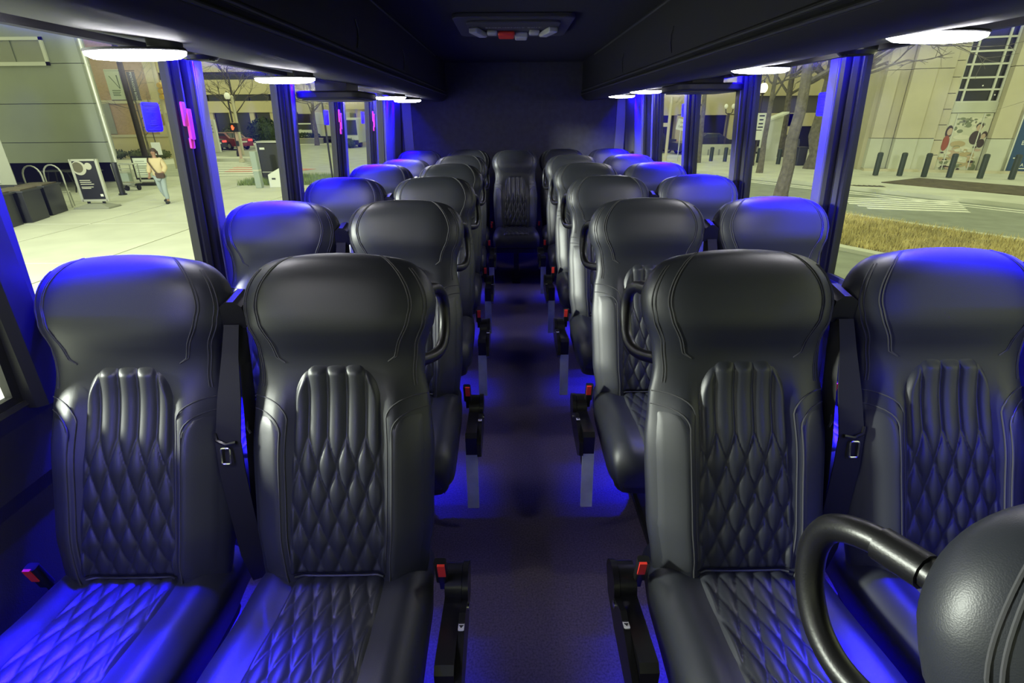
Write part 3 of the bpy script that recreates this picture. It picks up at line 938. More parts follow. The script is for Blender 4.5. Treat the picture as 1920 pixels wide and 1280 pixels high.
struct(MB().b2((-110, 56, G - 0.1), (3.0, 110, G + 0.06)).build('far_sidewalk', 'concrete', smooth=False))
# red brick paving strip and crosswalk bars
struct(MB().prism([(-14.6, 27.6, G), (-11.2, 26.4, G), (-10.3, 28.8, G), (-15.6, 31.0, G)], (0, 0, 0.006)).build('red_paving', 'red_paving', smooth=False))
xw = thing('crosswalk', 'white crosswalk bars across the side street behind the left windows', 'crosswalk', (-16, 30, G))
for i in range(10):
    k = i / 9.0
    MB().b2((1.8 - 5.6 * k, -4.4 + 10.4 * k, 0.0), (4.3 - 6.3 * k, -3.9 + 10.4 * k, 0.009)).build('stripe', 'road_paint', xw, smooth=False)
isl = struct(MB().rbox((-17.6, 35.6, G + 0.08), (3.2, 1.6, 0.20), 0.5).build('traffic_island', 'concrete', smooth=False))
sg = MB()
for i in range(9000):
    x = random.uniform(-11.0, -6.8); y = random.uniform(21.5, 24.4); hh = random.uniform(0.10, 0.28); a = random.uniform(0, PI); w = 0.014; lx, ly = random.uniform(-.1, .1), random.uniform(-.1, .1)
    sg.add([(x - w * math.cos(a), y - w * math.sin(a), G), (x + w * math.cos(a), y + w * math.sin(a), G), (x + lx, y + ly, G + hh)], [(0, 1, 2)])
tag(sg.build('grass_tuft', 'green_grass', smooth=False), 'green grass patch at the street corner behind the second left pillar', 'grass', kind='stuff')

# ---------------------------------------------------------------- left: grey building, planters, patio
GY = 20.5
gb = thing('grey_building', 'grey panelled building front with a dark open patio below', 'building', (-20, GY, G))
L = lambda x, z: (x + 20, z - G)
MB().prism([(-25.0, 0.25, 1.0), (4.95, 0.25, 1.0), (2.0, 4.6, 1.0), (-25.0, 4.6, 1.0)], (0, 0, 8.0)).build('core', 'grey_panel', gb, smooth=False)
zs = [0.0, 0.72, 2.02, 3.30, 4.6, 6.0]
pan = {}
for i in range(5):
    for (x0, x1) in ((-38.0, -26.0), (-26.0, -15.0)):
        MB().b2((x0 + 20.01, 0.0, zs[i] - G - 0.02 + 0.02), (x1 + 19.99, 0.26, zs[i + 1] - G - 0.02)).build('panel', 'grey_panel', gb, smooth=False)
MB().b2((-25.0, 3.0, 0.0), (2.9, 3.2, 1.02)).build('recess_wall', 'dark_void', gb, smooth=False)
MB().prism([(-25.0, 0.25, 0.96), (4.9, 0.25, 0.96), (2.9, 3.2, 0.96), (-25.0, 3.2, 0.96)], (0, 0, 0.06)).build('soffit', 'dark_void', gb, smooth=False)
wn = MB()
for (x0, x1, z0, z1) in ((-19.4, -16.1, 4.22, 4.34), (-19.4, -16.1, 5.0, 5.1)):
    wn.b2((x0 + 20, -0.06, z0), (x1 + 20, 0.02, z1))
for xx in (-16.16, -19.36): wn.b2((xx + 19.95, -0.06, 4.22), (xx + 20.06, 0.02, 5.1))
wf = wn.build('window', 'frame_white', gb, smooth=False)
for q in range(3):
    MB().b2((0.72 + q * 1.05, -0.03, 4.34), (1.70 + q * 1.05, -0.01, 5.0)).build('pane', 'grey_pier', wf, smooth=False)
t = thing('downpipe', 'pale metal downpipe on the corner of the grey building', 'pipe', (-14.82, GY - 0.05, G))
MB().tube([(0.02, 0, 0.05), (0.02, 0, 7.0)], 0.06, 8).build('pipe', 'alu_frame', t)
for zz in (1.0, 2.6, 4.2): MB().lathe([(0.075, zz), (0.075, zz + 0.06)], 10, (0.02, 0, 0)).build('collar', 'alu_frame', t)
t = thing('dark_post', 'black post standing in front of the downpipe', 'post', (-13.85, 19.0, G))
MB().tube([(0, 0, 0), (0, 0, 1.1)], 0.09, 8).build('shaft', 'black_paint', t)
MB().lathe([(0.13, 0), (0.13, 0.05)], 10).build('foot', 'black_paint', t)
# pier on the far left
pr = thing('building_pier', 'grey building pier with a pale strip at the far left', 'building', (-14.6, 14.6, G))
MB().prism([(-4.0, 0, 0.85), (1.15, 0, 0.85), (-0.3, 1.6, 0.85), (-4.0, 1.6, 0.85)], (0, 0, 7.2)).build('wall', 'grey_pier', pr, smooth=False)
MB().prism([(-4.0, 0.05, 0), (1.1, 0.05, 0), (-0.3, 1.6, 0), (-4.0, 1.6, 0)], (0, 0, 0.85)).build('base', 'cabinet_dark', pr, smooth=False)
MB().b2((0.55, -0.06, 0.9), (0.75, 0.0, 2.0)).build('pale_strip', 'frame_white', pr, smooth=False)
pls = [(-12.44, 12.9), (-12.62, 13.95), (-12.98, 15.05)]
for i, (x, y) in enumerate(pls):
    t = thing('planter_box', 'black planter box beside the pavement, %s from the bus' % ('first', 'second', 'third')[i], 'planter', (x - 0.35, y, G), R(17), 'black planter boxes')
    MB().b2((-0.35, -0.46, 0.0), (0.35, 0.46, 0.76)).build('box', 'black_paint', t, smooth=False, bevel=0.01)
    MB().b2((-0.38, -0.49, 0.76), (0.38, 0.49, 0.80)).build('rim', 'cabinet_dark', t, smooth=False)
    MB().b2((-0.31, -0.42, 0.79), (0.31, 0.42, 0.83)).build('soil', 'soil', t, smooth=False)
for i, (x, y) in enumerate(((-13.98, 15.75), (-13.62, 16.05))):
    t = thing('patio_chair', 'metal patio chair with a hooped back, %s of two behind the planters' % ('left', 'right')[i], 'chair', (x, y, G), R(20), 'hoop back patio chairs')
    MB().tube([(-0.22, 0, 0)] + [(-0.22 * math.cos(R(a)), 0.04, 0.95 + 0.30 * math.sin(R(a))) for a in range(0, 181, 20)] + [(0.22, 0, 0)], 0.022, 6).build('hoop', 'steel', t)
    MB().lathe([(0.20, 0.44), (0.21, 0.46), (0.20, 0.48)], 14, (0, 0.2, 0)).build('seat', 'steel', t)
    for (lx, ly) in ((-0.16, 0.36), (0.16, 0.36)):
        MB().tube([(lx, ly - 0.04, 0.45), (lx, ly, 0)], 0.015, 6).build('leg', 'steel', t)
for i, (x, y) in enumerate(((-16.9, 20.2), (-15.75, 20.0))):
    t = thing('patio_table', 'dark patio table under the grey building, %s of two' % ('left', 'right')[i], 'table', (x, y, G), 0, 'patio tables')
    MB().rbox((0, 0, 0.74), (0.95, 0.7, 0.03), 0.05).build('table_top', 'cabinet_dark', t)
    for (lx, ly) in ((-0.35, -0.25), (0.35, -0.25), (-0.35, 0.25), (0.35, 0.25)):
        MB().tube([(lx * 0.6, ly * 0.6, 0.73), (lx, ly, 0)], 0.018, 6).build('leg', 'black_paint', t)
# pavement sign
t = thing('pavement_sign', 'dark pavement sign with a food poster on a grey base', 'sign', (-12.62, 16.1, G), R(4))
MB().b2((-0.50, -0.30, 0.0), (0.50, 0.30, 0.05)).build('base_edge', 'grey_pier', t, smooth=False)
MB().loft([[(-0.52, -0.32, 0.02), (0.52, -0.32, 0.02), (0.52, 0.32, 0.02), (-0.52, 0.32, 0.02)], [(-0.22, -0.14, 0.13), (0.22, -0.14, 0.13), (0.22, 0.14, 0.13), (-0.22, 0.14, 0.13)]]).build('base', 'grey_pier', t, smooth=False)
for sx in (-0.22, 0.22): MB().b2((sx - 0.03, -0.03, 0.1), (sx + 0.03, 0.03, 0.22)).build('foot', 'black_paint', t, smooth=False)
MB().b2((-0.34, -0.02, 0.22), (0.34, 0.02, 1.38)).build('poster', 'poster_dark', t, smooth=False)
fr = MB()
for sx in (-0.36, 0.36): fr.b2((sx - 0.035, -0.035, 0.19), (sx + 0.035, 0.035, 1.40))
fr.b2((-0.36, -0.035, 0.19), (0.36, 0.035, 0.25)); fr.b2((-0.36, -0.035, 1.35), (0.36, 0.035, 1.40))
fr.build('frame', 'alu_frame', t, smooth=False)
MB().lathe([(0.0005, -0.022), (0.20, -0.024), (0.20, -0.027), (0.0005, -0.029)], 20, (-0.17, 0, 1.15), 'y').build('printed_bowl', 'ceramic', t, smooth=False)
MB().lathe([(0.0005, -0.027), (0.15, -0.029), (0.15, -0.031), (0.0005, -0.033)], 20, (-0.20, 0, 1.17), 'y').build('printed_soup', 'sauce', t, smooth=False)
MB().lathe([(0.0005, -0.022), (0.10, -0.024), (0.10, -0.027), (0.0005, -0.029)], 16, (0.10, 0, 1.20), 'y').build('printed_garnish', 'ceramic', t, smooth=False)
for (z, w_) in ((0.80, 0.30), (0.745, 0.32), (0.69, 0.38), (0.61, 0.34), (0.57, 0.26)):
    MB().b2((-0.27, -0.026, z - 0.012), (-0.27 + w_, -0.020, z + 0.012)).build('printed_line', 'ceramic', t, smooth=False)
MB().b2((0.20, -0.026, 0.33), (0.28, -0.020, 0.40)).build('printed_mark', 'paper_white', t, smooth=False)

# wheeled cart and menu board
t = thing('wire_cart', 'pale wheeled wire cart beside the menu board', 'cart', (-14.42, 20.3, G), 0)
fr = MB()
for (a, b) in (((-0.32, -0.2, 0.25), (0.32, -0.2, 0.25)), ((-0.32, 0.2, 0.25), (0.32, 0.2, 0.25)), ((-0.34, -0.22, 0.95), (0.34, -0.22, 0.95)), ((-0.34, 0.22, 0.95), (0.34, 0.22, 0.95)),
               ((-0.34, -0.22, 0.95), (-0.34, 0.22, 0.95)), ((0.34, -0.22, 0.95), (0.34, 0.22, 0.95)), ((-0.32, -0.2, 0.25), (-0.34, -0.22, 0.95)), ((0.32, -0.2, 0.25), (0.34, -0.22, 0.95)), ((-0.32, 0.2, 0.25), (-0.34, 0.22, 0.95)), ((0.32, 0.2, 0.25), (0.34, 0.22, 0.95)),
               ((-0.33, -0.21, 0.80), (0.33, -0.21, 0.80)), ((-0.33, -0.21, 0.68), (0.33, -0.21, 0.68)), ((-0.32, -0.2, 0.25), (0.25, 0.0, 0.12)), ((0.32, -0.2, 0.25), (-0.25, 0.0, 0.12))):
    fr.tube([a, b], 0.020, 5)
fr.build('frame', 'steel', t)
MB().b2((-0.31, -0.20, 0.34), (0.31, -0.17, 0.64)).build('front_panel', 'box_green', t, smooth=False)
MB().b2((-0.31, -0.19, 0.26), (0.31, 0.19, 0.29)).build('tray', 'steel', t, smooth=False)
for (x, y) in ((-0.05, -0.12), (0.28, 0.05), (-0.28, 0.1)):
    MB().lathe([(0.10, -0.025), (0.10, 0.025)], 12, (x, y, 0.10), 'x').build('wheel', 'tyre', t)
t = thing('menu_board', 'framed white menu board on a dark foot behind the cart', 'menu board', (-14.86, 22.0, G), 0)
bd = MB().b2((-0.42, -0.02, 0.22), (0.42, 0.02, 1.12)).build('frame', 'black_paint', t, smooth=False)
MB().b2((-0.36, -0.03, 0.29), (0.36, -0.019, 1.05)).build('sheet', 'banner_pale', t, smooth=False)
for i in range(7): MB().b2((-0.28, -0.034, 0.40 + 0.085 * i), (0.10 + 0.16 * ((i * 7) % 3) / 2, -0.029, 0.425 + 0.085 * i)).build('menu_line', 'menu_ink', t, smooth=False)
MB().rbox((0, 0, 0.05), (0.9, 0.5, 0.10), 0.1).build('foot', 'cabinet_dark', t)
for sx in (-0.3, 0.3): MB().tube([(sx, 0, 0.08), (sx, 0, 0.24)], 0.02, 6).build('leg', 'black_paint', t)
t = thing('white_sign', 'small white sign on a thin post behind the walking person', 'sign', (-15.42, 24.0, G))
MB().b2((-0.19, -0.02, 1.05), (0.19, 0.02, 1.56)).build('plate', 'paper_white', t, smooth=False)
MB().tube([(0, 0.03, 0), (0, 0.03, 2.6)], 0.02, 6).build('post', 'bronze_pole', t)

# lamp pole with banners
t = thing('banner_pole', 'dark pole carrying a pale banner and a dark banner', 'pole', (-16.30, 24.45, G))
MB().tube([(0, 0, 0), (0, 0, 7.5)], [0.13, 0.10], 10).build('shaft', 'bronze_pole', t)
MB().lathe([(0.20, 0), (0.20, 0.12), (0.14, 0.3)], 12).build('foot', 'bronze_pole', t)
b1 = MB().b2((-0.76, -0.012, 3.26), (-0.14, 0.012, 4.42)).build('pale_banner', 'banner_pale', t, smooth=False); b1['label'] = 'pale green banner with a dark letter'
b2_ = MB().b2((0.16, -0.012, 3.22), (0.50, 0.012, 4.32)).build('dark_banner', 'banner_dark', t, smooth=False); b2_['label'] = 'dark banner with vertical white lettering'
v1 = MB()
v1.prism([(-0.62, -0.016, 4.17), (-0.58, -0.016, 4.17), (-0.245, -0.016, 3.68), (-0.275, -0.016, 3.68)], (0, 0.003, 0))
v1.prism([(-0.31, -0.016, 4.20), (-0.255, -0.016, 4.20), (-0.245, -0.016, 3.68), (-0.275, -0.016, 3.68)], (0, 0.003, 0))
v1.build('emblem', 'banner_ink', b1, smooth=False)
for i, (z, w_) in enumerate(((3.62, 0.36), (3.55, 0.34), (3.49, 0.30), (3.43, 0.32))):
    MB().b2((-0.62, -0.016, z - 0.016), (-0.62 + w_, -0.012, z + 0.012)).build('printed_line', 'banner_ink', b1, smooth=False)
text_part('lettering', 'PENTAGON ROW', 0.135, 'paper_white', b2_, (0.33, -0.016, 3.77), (R(90), R(90), 0))
for zz in (3.24, 4.36): MB().tube([(-0.76, 0, zz), (0.52, 0, zz)], 0.015, 5).build('bracket', 'bronze_pole', t)
# traffic signal pole
t = thing('signal_pole', 'beige traffic signal pole with yellow signal hoods', 'traffic light', (-18.35, 30, G))
MB().tube([(0, 0, 0), (0.05, 0, 6.0)], [0.12, 0.10], 10).build('shaft', 'pole_beige', t)
hd = MB().b2((0.16, -0.14, 3.45), (0.50, 0.14, 4.25)).build('signal_head', 'yellow_signal', t, smooth=False)
for z in (3.58, 3.85, 4.12):
    MB().tube([(0.33, -0.12, z), (0.33, -0.42, z - 0.03)], [0.13, 0.12], 10).build('hood', 'yellow_signal', hd)
    MB().lathe([(0.10, -0.15), (0.10, -0.16)], 12, (0.33, 0, z), 'y').build('lens', 'dark_void', hd)
MB().b2((-0.30, -0.05, 2.2), (-0.02, 0.05, 2.75)).build('side_sign', 'wood_box', t, smooth=False)
MB().b2((0.1, -0.08, 2.4), (0.26, 0.08, 2.8)).build('control_box', 'pole_beige', t, smooth=False)

# brick building behind
bb_ = thing('brick_building', 'brown brick building with a beige base behind the banners', 'building', (-27, 38.5, G))
MB().prism([(-14, 0, 1.45), (3.5, 0, 1.45), (-3.5, 12, 1.45), (-14, 12, 1.45)], (0, 0, 10.5)).build('brick_wall', 'brick_wall', bb_, smooth=False)
MB().prism([(-14, -0.15, 0), (3.6, -0.15, 0), (-3.4, 12, 0), (-14, 12, 0)], (0, 0, 1.45)).build('base', 'beige', bb_, smooth=False)
MB().b2((-14, -0.22, 1.40), (3.65, 0.0, 1.55)).build('ledge', 'limestone', bb_, smooth=False)
MB().b2((2.9, -0.12, 1.45), (3.6, 0.05, 12)).build('end_bay', 'beige', bb_, smooth=False)
MB().b2((-0.6, -0.05, 1.6), (-0.1, 0.02, 3.6)).build('niche', 'grey_pier', bb_, smooth=False)
MB().b2((-14, -0.06, 3.5), (2.9, 0.02, 3.72)).build('string_course', 'limestone', bb_, smooth=False)
rng = random.Random(3)
def leaf_cloud(c, rad, n, size, seed=1):
    rg = random.Random(seed); m = MB()
    for i in range(n):
        while True:
            p = Vector((rg.uniform(-1, 1), rg.uniform(-1, 1), rg.uniform(-1, 1)))
            if 0.35 < p.length < 1.0: break
        p = Vector((p.x * rad[0], p.y * rad[1], p.z * rad[2])) + Vector(c)
        M = Euler((rg.uniform(0, 6), rg.uniform(0, 6), rg.uniform(0, 6))).to_matrix(); s_ = size * rg.uniform(0.6, 1.3)
        m.add([p + M @ Vector(q) * s_ for q in ((-0.5, 0, 0), (0, -0.22, 0.05), (0.6, 0, 0), (0, 0.22, 0.05))], [(0, 1, 2, 3)])
    return m
def bush(name, label, loc, rad, n, size, mt, seed):
    t = thing(name, label, 'bush', (loc[0], loc[1], G))
    MB().ell((0, 0, rad[2]), (rad[0] * 0.8, rad[1] * 0.8, rad[2] * 0.8), 12, 8).build('core', mt, t)
    f = leaf_cloud((0, 0, rad[2] * 1.02), rad, n, size, seed).build('foliage', mt, t, smooth=False); f['kind'] = 'stuff'
    return t
hdg = [(-27.0, 37.6), (-25.4, 37.6), (-23.9, 37.5)]
for i, (x, y) in enumerate(hdg):
    bush('low_shrub', 'low shrub at the foot of the brick building, %s of three' % ('left', 'middle', 'right')[i], (x, y), (0.85, 0.4, 0.32), 260, 0.16, 'leaf_mid', 10 + i)

# ---------------------------------------------------------------- person walking
def skin_obj(name, verts, edges, radii, m, parent, sub=2):
    me = bpy.data.meshes.new(name)
    bm = bmesh.new()
    lay = bm.verts.layers.skin.verify()
    vs_ = [bm.verts.new(v) for v in verts]
    for (a, b) in edges: bm.edges.new((vs_[a], vs_[b]))
    for v, r in zip(vs_, radii):
        v[lay].radius = r if isinstance(r, tuple) else (r, r)
    vs_[0][lay].use_root = True
    bm.to_mesh(me); bm.free()
    me.materials.append(MATS[m])
    o = bpy.data.objects.new(name, me); COL.objects.link(o); o.parent = parent
    md = o.modifiers.new('skin', 'SKIN'); md.use_smooth_shade = True
    sb = o.modifiers.new('sub', 'SUBSURF'); sb.levels = sub; sb.render_levels = sub
    return o
pp = thing('person', 'person in a tan jacket and pale jeans walking with a crossbody bag', 'person', (-11.0, 16.87, G), R(8))
# front of the figure faces -y
V = [(0, 0, 0.86), (0, 0.0, 1.05), (0, 0.0, 1.25), (0, 0.01, 1.36), (0, 0.0, 1.44), (0, -0.01, 1.52), (0, -0.015, 1.575),
     (0.15, 0.01, 1.31), (0.22, 0.03, 1.08), (0.17, -0.13, 0.93), (0.14, -0.19, 0.92),
     (-0.15, 0.01, 1.31), (-0.24, 0.06, 1.09), (-0.25, -0.06, 0.90), (-0.24, -0.10, 0.84),
     (0.085, 0, 0.80), (0.10, -0.10, 0.46), (0.10, -0.06, 0.09), (0.10, -0.17, 0.035),
     (-0.085, 0.0, 0.80), (-0.085, 0.06, 0.45), (-0.07, 0.25, 0.14), (-0.07, 0.17, 0.05)]
E_ = [(0, 1), (1, 2), (2, 3), (3, 4), (4, 5), (5, 6), (2, 7), (7, 8), (8, 9), (9, 10), (2, 11), (11, 12), (12, 13), (13, 14), (0, 15), (15, 16), (16, 17), (17, 18), (0, 19), (19, 20), (20, 21), (21, 22)]
RR = [(0.12, 0.09), (0.11, 0.085), (0.13, 0.09), 0.05, 0.045, (0.075, 0.085), (0.065, 0.075), 0.05, 0.04, 0.028, 0.03, 0.05, 0.04, 0.028, 0.03, 0.08, 0.055, 0.035, 0.035, 0.08, 0.055, 0.035, 0.035]
skin_obj('body', V, E_, RR, 'skin', pp)
JV = [(0, 0.0, 0.80), (0, 0.0, 0.92), (0, 0, 1.08), (0, 0.0, 1.24), (0, 0.005, 1.36), (0.15, 0.01, 1.30), (0.225, 0.03, 1.08), (0.18, -0.11, 0.945), (-0.15, 0.01, 1.30), (-0.245, 0.06, 1.09), (-0.255, -0.05, 0.92)]
skin_obj('jacket', JV, [(0, 1), (1, 2), (2, 3), (3, 4), (3, 5), (5, 6), (6, 7), (3, 8), (8, 9), (9, 10)], [(0.18, 0.14), (0.185, 0.145), (0.175, 0.14), (0.185, 0.14), (0.085, 0.08), 0.09, 0.080, 0.060, 0.09, 0.080, 0.060], 'jacket_tan', pp)
skin_obj('jeans', [(0, 0, 0.84), (0.085, 0, 0.78), (0.10, -0.10, 0.46), (0.10, -0.065, 0.12), (-0.085, 0, 0.78), (-0.085, 0.06, 0.45), (-0.07, 0.24, 0.17)], [(0, 1), (1, 2), (2, 3), (0, 4), (4, 5), (5, 6)], [(0.14, 0.11), 0.095, 0.075, 0.062, 0.095, 0.075, 0.062], 'denim', pp)
MB().ell((0, 0.03, 1.565), (0.088, 0.095, 0.095), 14, 10).build('hair', 'hair_brown', pp)
MB().tube([(0.0, 0.10, 1.60), (0.03, 0.16, 1.54), (0.05, 0.17, 1.42)], [0.03, 0.035, 0.012], 7).build('ponytail', 'hair_brown', pp)
for sx in (-0.03, 0.03): MB().ell((sx, -0.083, 1.545), (0.010, 0.006, 0.006), 8, 6).build('eye', 'hair_brown', pp)
MB().ell((0, -0.093, 1.522), (0.011, 0.014, 0.018), 8, 6).build('nose', 'skin', pp)
MB().box((0, -0.084, 1.492), (0.036, 0.006, 0.008)).build('mouth', 'mural_red', pp)
for (x, y, z) in ((0.10, -0.11, 0.04), (-0.07, 0.20, 0.07)):
    MB().ell((x, y - 0.02, z), (0.05, 0.13, 0.048), 10, 8).build('shoe', 'cabinet_dark', pp)
for sx, hx, hy, hz in ((1, 0.14, -0.19, 0.92), (-1, -0.24, -0.10, 0.84)):
    for f in range(4):
        MB().tube([(hx + (f - 1.5) * 0.017, hy - 0.01, hz - 0.01), (hx + (f - 1.5) * 0.019, hy - 0.045, hz - 0.03), (hx + (f - 1.5) * 0.018, hy - 0.05, hz - 0.065 - 0.006 * (f % 2))], [0.010, 0.009, 0.007], 6).build('finger', 'skin', pp)
    MB().tube([(hx - sx * 0.025, hy, hz), (hx - sx * 0.045, hy - 0.03, hz - 0.01), (hx - sx * 0.045, hy - 0.045, hz - 0.035)], [0.011, 0.010, 0.008], 6).build('thumb', 'skin', pp)
hb = thing('handbag', 'small dark brown crossbody bag on the walking person', 'bag', (-10.84, 16.68, G + 0.86), R(8))
MB().rbox((0, 0, 0), (0.24, 0.10, 0.15), 0.04, axis=1).build('pouch', 'brown_leather', hb, bevel=0.01)
MB().b2((-0.12, -0.06, 0.02), (0.12, -0.045, 0.085)).build('flap', 'brown_leather', hb, smooth=False)
MB().tube([(-0.10, 0.0, 0.07), (-0.20, 0.03, 0.24), (-0.29, 0.06, 0.42), (-0.31, 0.14, 0.50), (-0.28, 0.26, 0.48)], 0.018, 6).build('strap', 'brown_leather', hb)

# ---------------------------------------------------------------- unseen street lamp on the pavement, added to light the seats from the left
t = thing('street_lamp', 'added unseen street lamp on the left pavement ahead of the first window', 'street lamp', (-9.5, 0.6, G))
MB().tube([(0, 0, 0), (0, 0, 3.85)], [0.09, 0.06], 10).build('shaft', 'bronze_pole', t)
MB().lathe([(0.16, 0), (0.16, 0.15), (0.10, 0.35)], 12).build('foot', 'bronze_pole', t)
MB().tube([(0, 0, 3.75), (0.25, 0.05, 4.20), (0.7, 0.12, 4.27)], 0.04, 8).build('arm', 'bronze_pole', t)
MB().lathe([(0.05, 0.12), (0.20, 0.06), (0.24, 0.0), (0.22, 0.0), (0.18, 0.045)], 16, (0.7, 0.12, 4.17)).build('hood', 'bronze_pole', t)
ld = bpy.data.lights.new('added_lamp_light', 'POINT'); ld.energy = ADDED_LAMP_W; ld.color = (0.95, 1.0, 0.88); ld.shadow_soft_size = 0.45
lo = bpy.data.objects.new('added_lamp_light', ld); COL.objects.link(lo); lo.parent = t; lo.location = (0.7, 0.12, 3.98)

# ---------------------------------------------------------------- left: beyond the junction
def car(name, label, loc, rz, length, height, body, kind='sedan', group=None, tail=True):
    t = thing(name, label, 'car' if kind == 'sedan' else 'van', loc, rz, group)
    W = 0.88; Lh = length / 2
    if kind == 'sedan':
        prof = [(-Lh, 0.32), (-Lh, 0.62), (-Lh + 0.10, 0.80), (-Lh * 0.42, 0.90), (-Lh * 0.12, height), (Lh * 0.36, height - 0.02), (Lh * 0.66, 0.98), (Lh - 0.06, 0.94), (Lh, 0.70), (Lh, 0.32)]
        glass = [(-Lh * 0.36, 0.93), (-Lh * 0.10, height - 0.06), (Lh * 0.34, height - 0.07), (Lh * 0.58, 0.97)]
    else:
        prof = [(-Lh, 0.35), (-Lh, 0.85), (-Lh + 0.15, 1.05), (-Lh + 0.85, 1.20), (-Lh + 1.45, height - 0.08), (-Lh + 1.7, height), (Lh - 0.05, height), (Lh, height - 0.1), (Lh, 0.35)]
        glass = [(-Lh + 1.0, 1.22), (-Lh + 1.55, height - 0.14), (Lh - 0.3, height - 0.14), (Lh - 0.25, 1.22)]
    rings = []
    for (y, k, dz) in ((-W, 0.92, 0.0), (-W + 0.10, 1.0, 0.0), (W - 0.10, 1.0, 0.0), (W, 0.92, 0.0)):
        rings.append([(x * (0.985 if k < 1 else 1), y * (1 if z < 1.0 else 0.86), 0.32 + (z - 0.32) * (k if z > 1.0 else 1)) for (x, z) in prof])
    b = MB().loft(rings).build('body', body, t, smooth=True, angle=30)
    for sy in (-1, 1):
        MB().prism([(x, sy * W * 0.90, z) for (x, z) in glass], (0, sy * 0.03, 0)).build('side_window', 'car_glass', t, smooth=False)
    for x in (-Lh * 0.62, Lh * 0.60):
        for sy in (-1, 1):
            w = MB().lathe([(0.20, -0.10), (0.32, -0.10), (0.34, -0.05), (0.34, 0.05), (0.32, 0.10), (0.20, 0.10)], 18, (x, sy * 0.80, 0.34), 'y').build('wheel', 'tyre', t)
            MB().lathe([(0.19, -0.105), (0.19, 0.105)], 12, (x, sy * 0.80, 0.34), 'y').build('hub', 'steel', w)
    if tail:
        for sy in (-1, 1):
            MB().b2((Lh - 0.03, sy * 0.62 - 0.20, 0.72), (Lh + 0.02, sy * 0.62 + 0.20, 0.88)).build('tail_light', 'tail_light', t, smooth=False)
        MB().prism([(Lh * 0.40, -0.62, height - 0.08), (Lh * 0.63, -0.66, 0.99), (Lh * 0.63, 0.66, 0.99), (Lh * 0.40, 0.62, height - 0.08)], (0.02, 0, 0.03)).build('rear_window', 'car_glass', t, smooth=False)
        MB().b2((Lh + 0.0, -0.26, 0.62), (Lh + 0.02, 0.26, 0.73)).build('number_plate', 'paper_white', t, smooth=False)
    return t
car('sedan_car', 'dark red car waiting at the junction', (-25.2, 49.5, G), R(-28), 4.5, 1.44, 'car_red')
car('sedan_car', 'dark car half hidden by the first left pillar', (-26.1, 46.4, G), R(-20), 4.4, 1.42, 'car_dark')
car('white_van', 'white passenger van parked beyond the low wall', (-26.2, 71.5, G), R(4), 5.4, 2.0, 'car_white', 'van', tail=False)
t = thing('box_truck', 'white box truck partly behind the third left pillar', 'truck', (-18.9, 61, G))
MB().b2((-2.1, -1.1, 0.75), (2.0, 1.1, 3.1)).build('cargo_box', 'car_white', t, smooth=False, bevel=0.04)
MB().b2((-2.12, -1.12, 1.9), (2.02, -1.09, 1.94)).build('trim_line', 'limestone_pale', t, smooth=False)
MB().b2((-2.6, -0.9, 0.4), (2.0, 0.9, 0.75)).build('chassis', 'cabinet_dark', t, smooth=False)
MB().prism([(2.0, -1.0, 0.5), (3.9, -1.0, 0.5), (3.9, -1.0, 1.3), (3.3, -1.0, 2.3), (2.0, -1.0, 2.4)], (0, 2.0, 0)).build('cab', 'car_white', t, smooth=False)
for (x, y) in ((-1.2, -0.95), (3.0, -0.95), (-1.2, 0.95), (3.0, 0.95)):
    MB().lathe([(0.42, -0.12), (0.42, 0.12)], 16, (x, y, 0.42), 'y').build('wheel', 'tyre', t)
t = thing('city_bus', 'pale bus with a dark windscreen under the concrete overhang', 'bus', (-14.9, 51.2, G))
MB().rbox((0, 1.0, 1.45), (2.2, 3.0, 2.2), 0.2, axis=1).build('body', 'car_white', t)
MB().b2((0.1, -0.56, 1.1), (1.06, -0.48, 2.35)).build('windscreen', 'car_glass', t, smooth=False)
MB().b2((-1.1, -0.58, 0.25), (1.1, -0.46, 0.65)).build('bumper', 'cabinet_dark', t, smooth=False)
for x in (-0.9, 0.9): MB().lathe([(0.45, -0.13), (0.45, 0.13)], 16, (x, 0.6, 0.45), 'x').build('wheel', 'tyre', t)
t = thing('monolith_sign', 'white upright sign board beside the junction', 'sign', (-23.95, 45.0, G))
MB().b2((-0.32, -0.12, 0.0), (0.32, 0.12, 2.48)).build('board', 'paper_white', t, smooth=False, bevel=0.02)
for z in (1.5, 1.75, 2.0): MB().b2((-0.16, -0.13, z), (0.14, -0.118, z + 0.08)).build('printed_mark', 'menu_ink', t, smooth=False)
# pedestrian signal
t = thing('pedestrian_signal', 'pedestrian signal showing a red hand on a pinkish pole', 'traffic light', (-16.72, 34.0, G))
MB().tube([(0, 0, 0), (0, 0, 2.3)], 0.085, 8).build('pole', 'pole_pink', t)
MB().lathe([(0.16, 0), (0.16, 0.14), (0.10, 0.22)], 10).build('foot', 'limestone', t)
hd = MB().b2((-0.22, -0.20, 1.76), (0.28, 0.12, 2.26)).build('signal_head', 'black_paint', t, smooth=False)
hm = MB(); hm.ell((-0.05, -0.21, 1.95), (0.075, 0.015, 0.085), 10, 6)
hand = hm.build('hand_symbol', 'signal_hand', hd)
for i, (dx, tp) in enumerate(((-0.11, 2.08), (-0.075, 2.13), (-0.04, 2.14), (-0.005, 2.11), (0.055, 2.03))):
    MB().tube([(-0.05 + (dx + 0.05) * 0.7, -0.212, 1.96), (dx, -0.212, tp)], 0.019, 6).build('finger_symbol', 'signal_hand', hd)
MB().b2((-0.05, -0.14, 0.95), (0.09, -0.06, 1.25)).build('push_button', 'cabinet_dark', t, smooth=False)
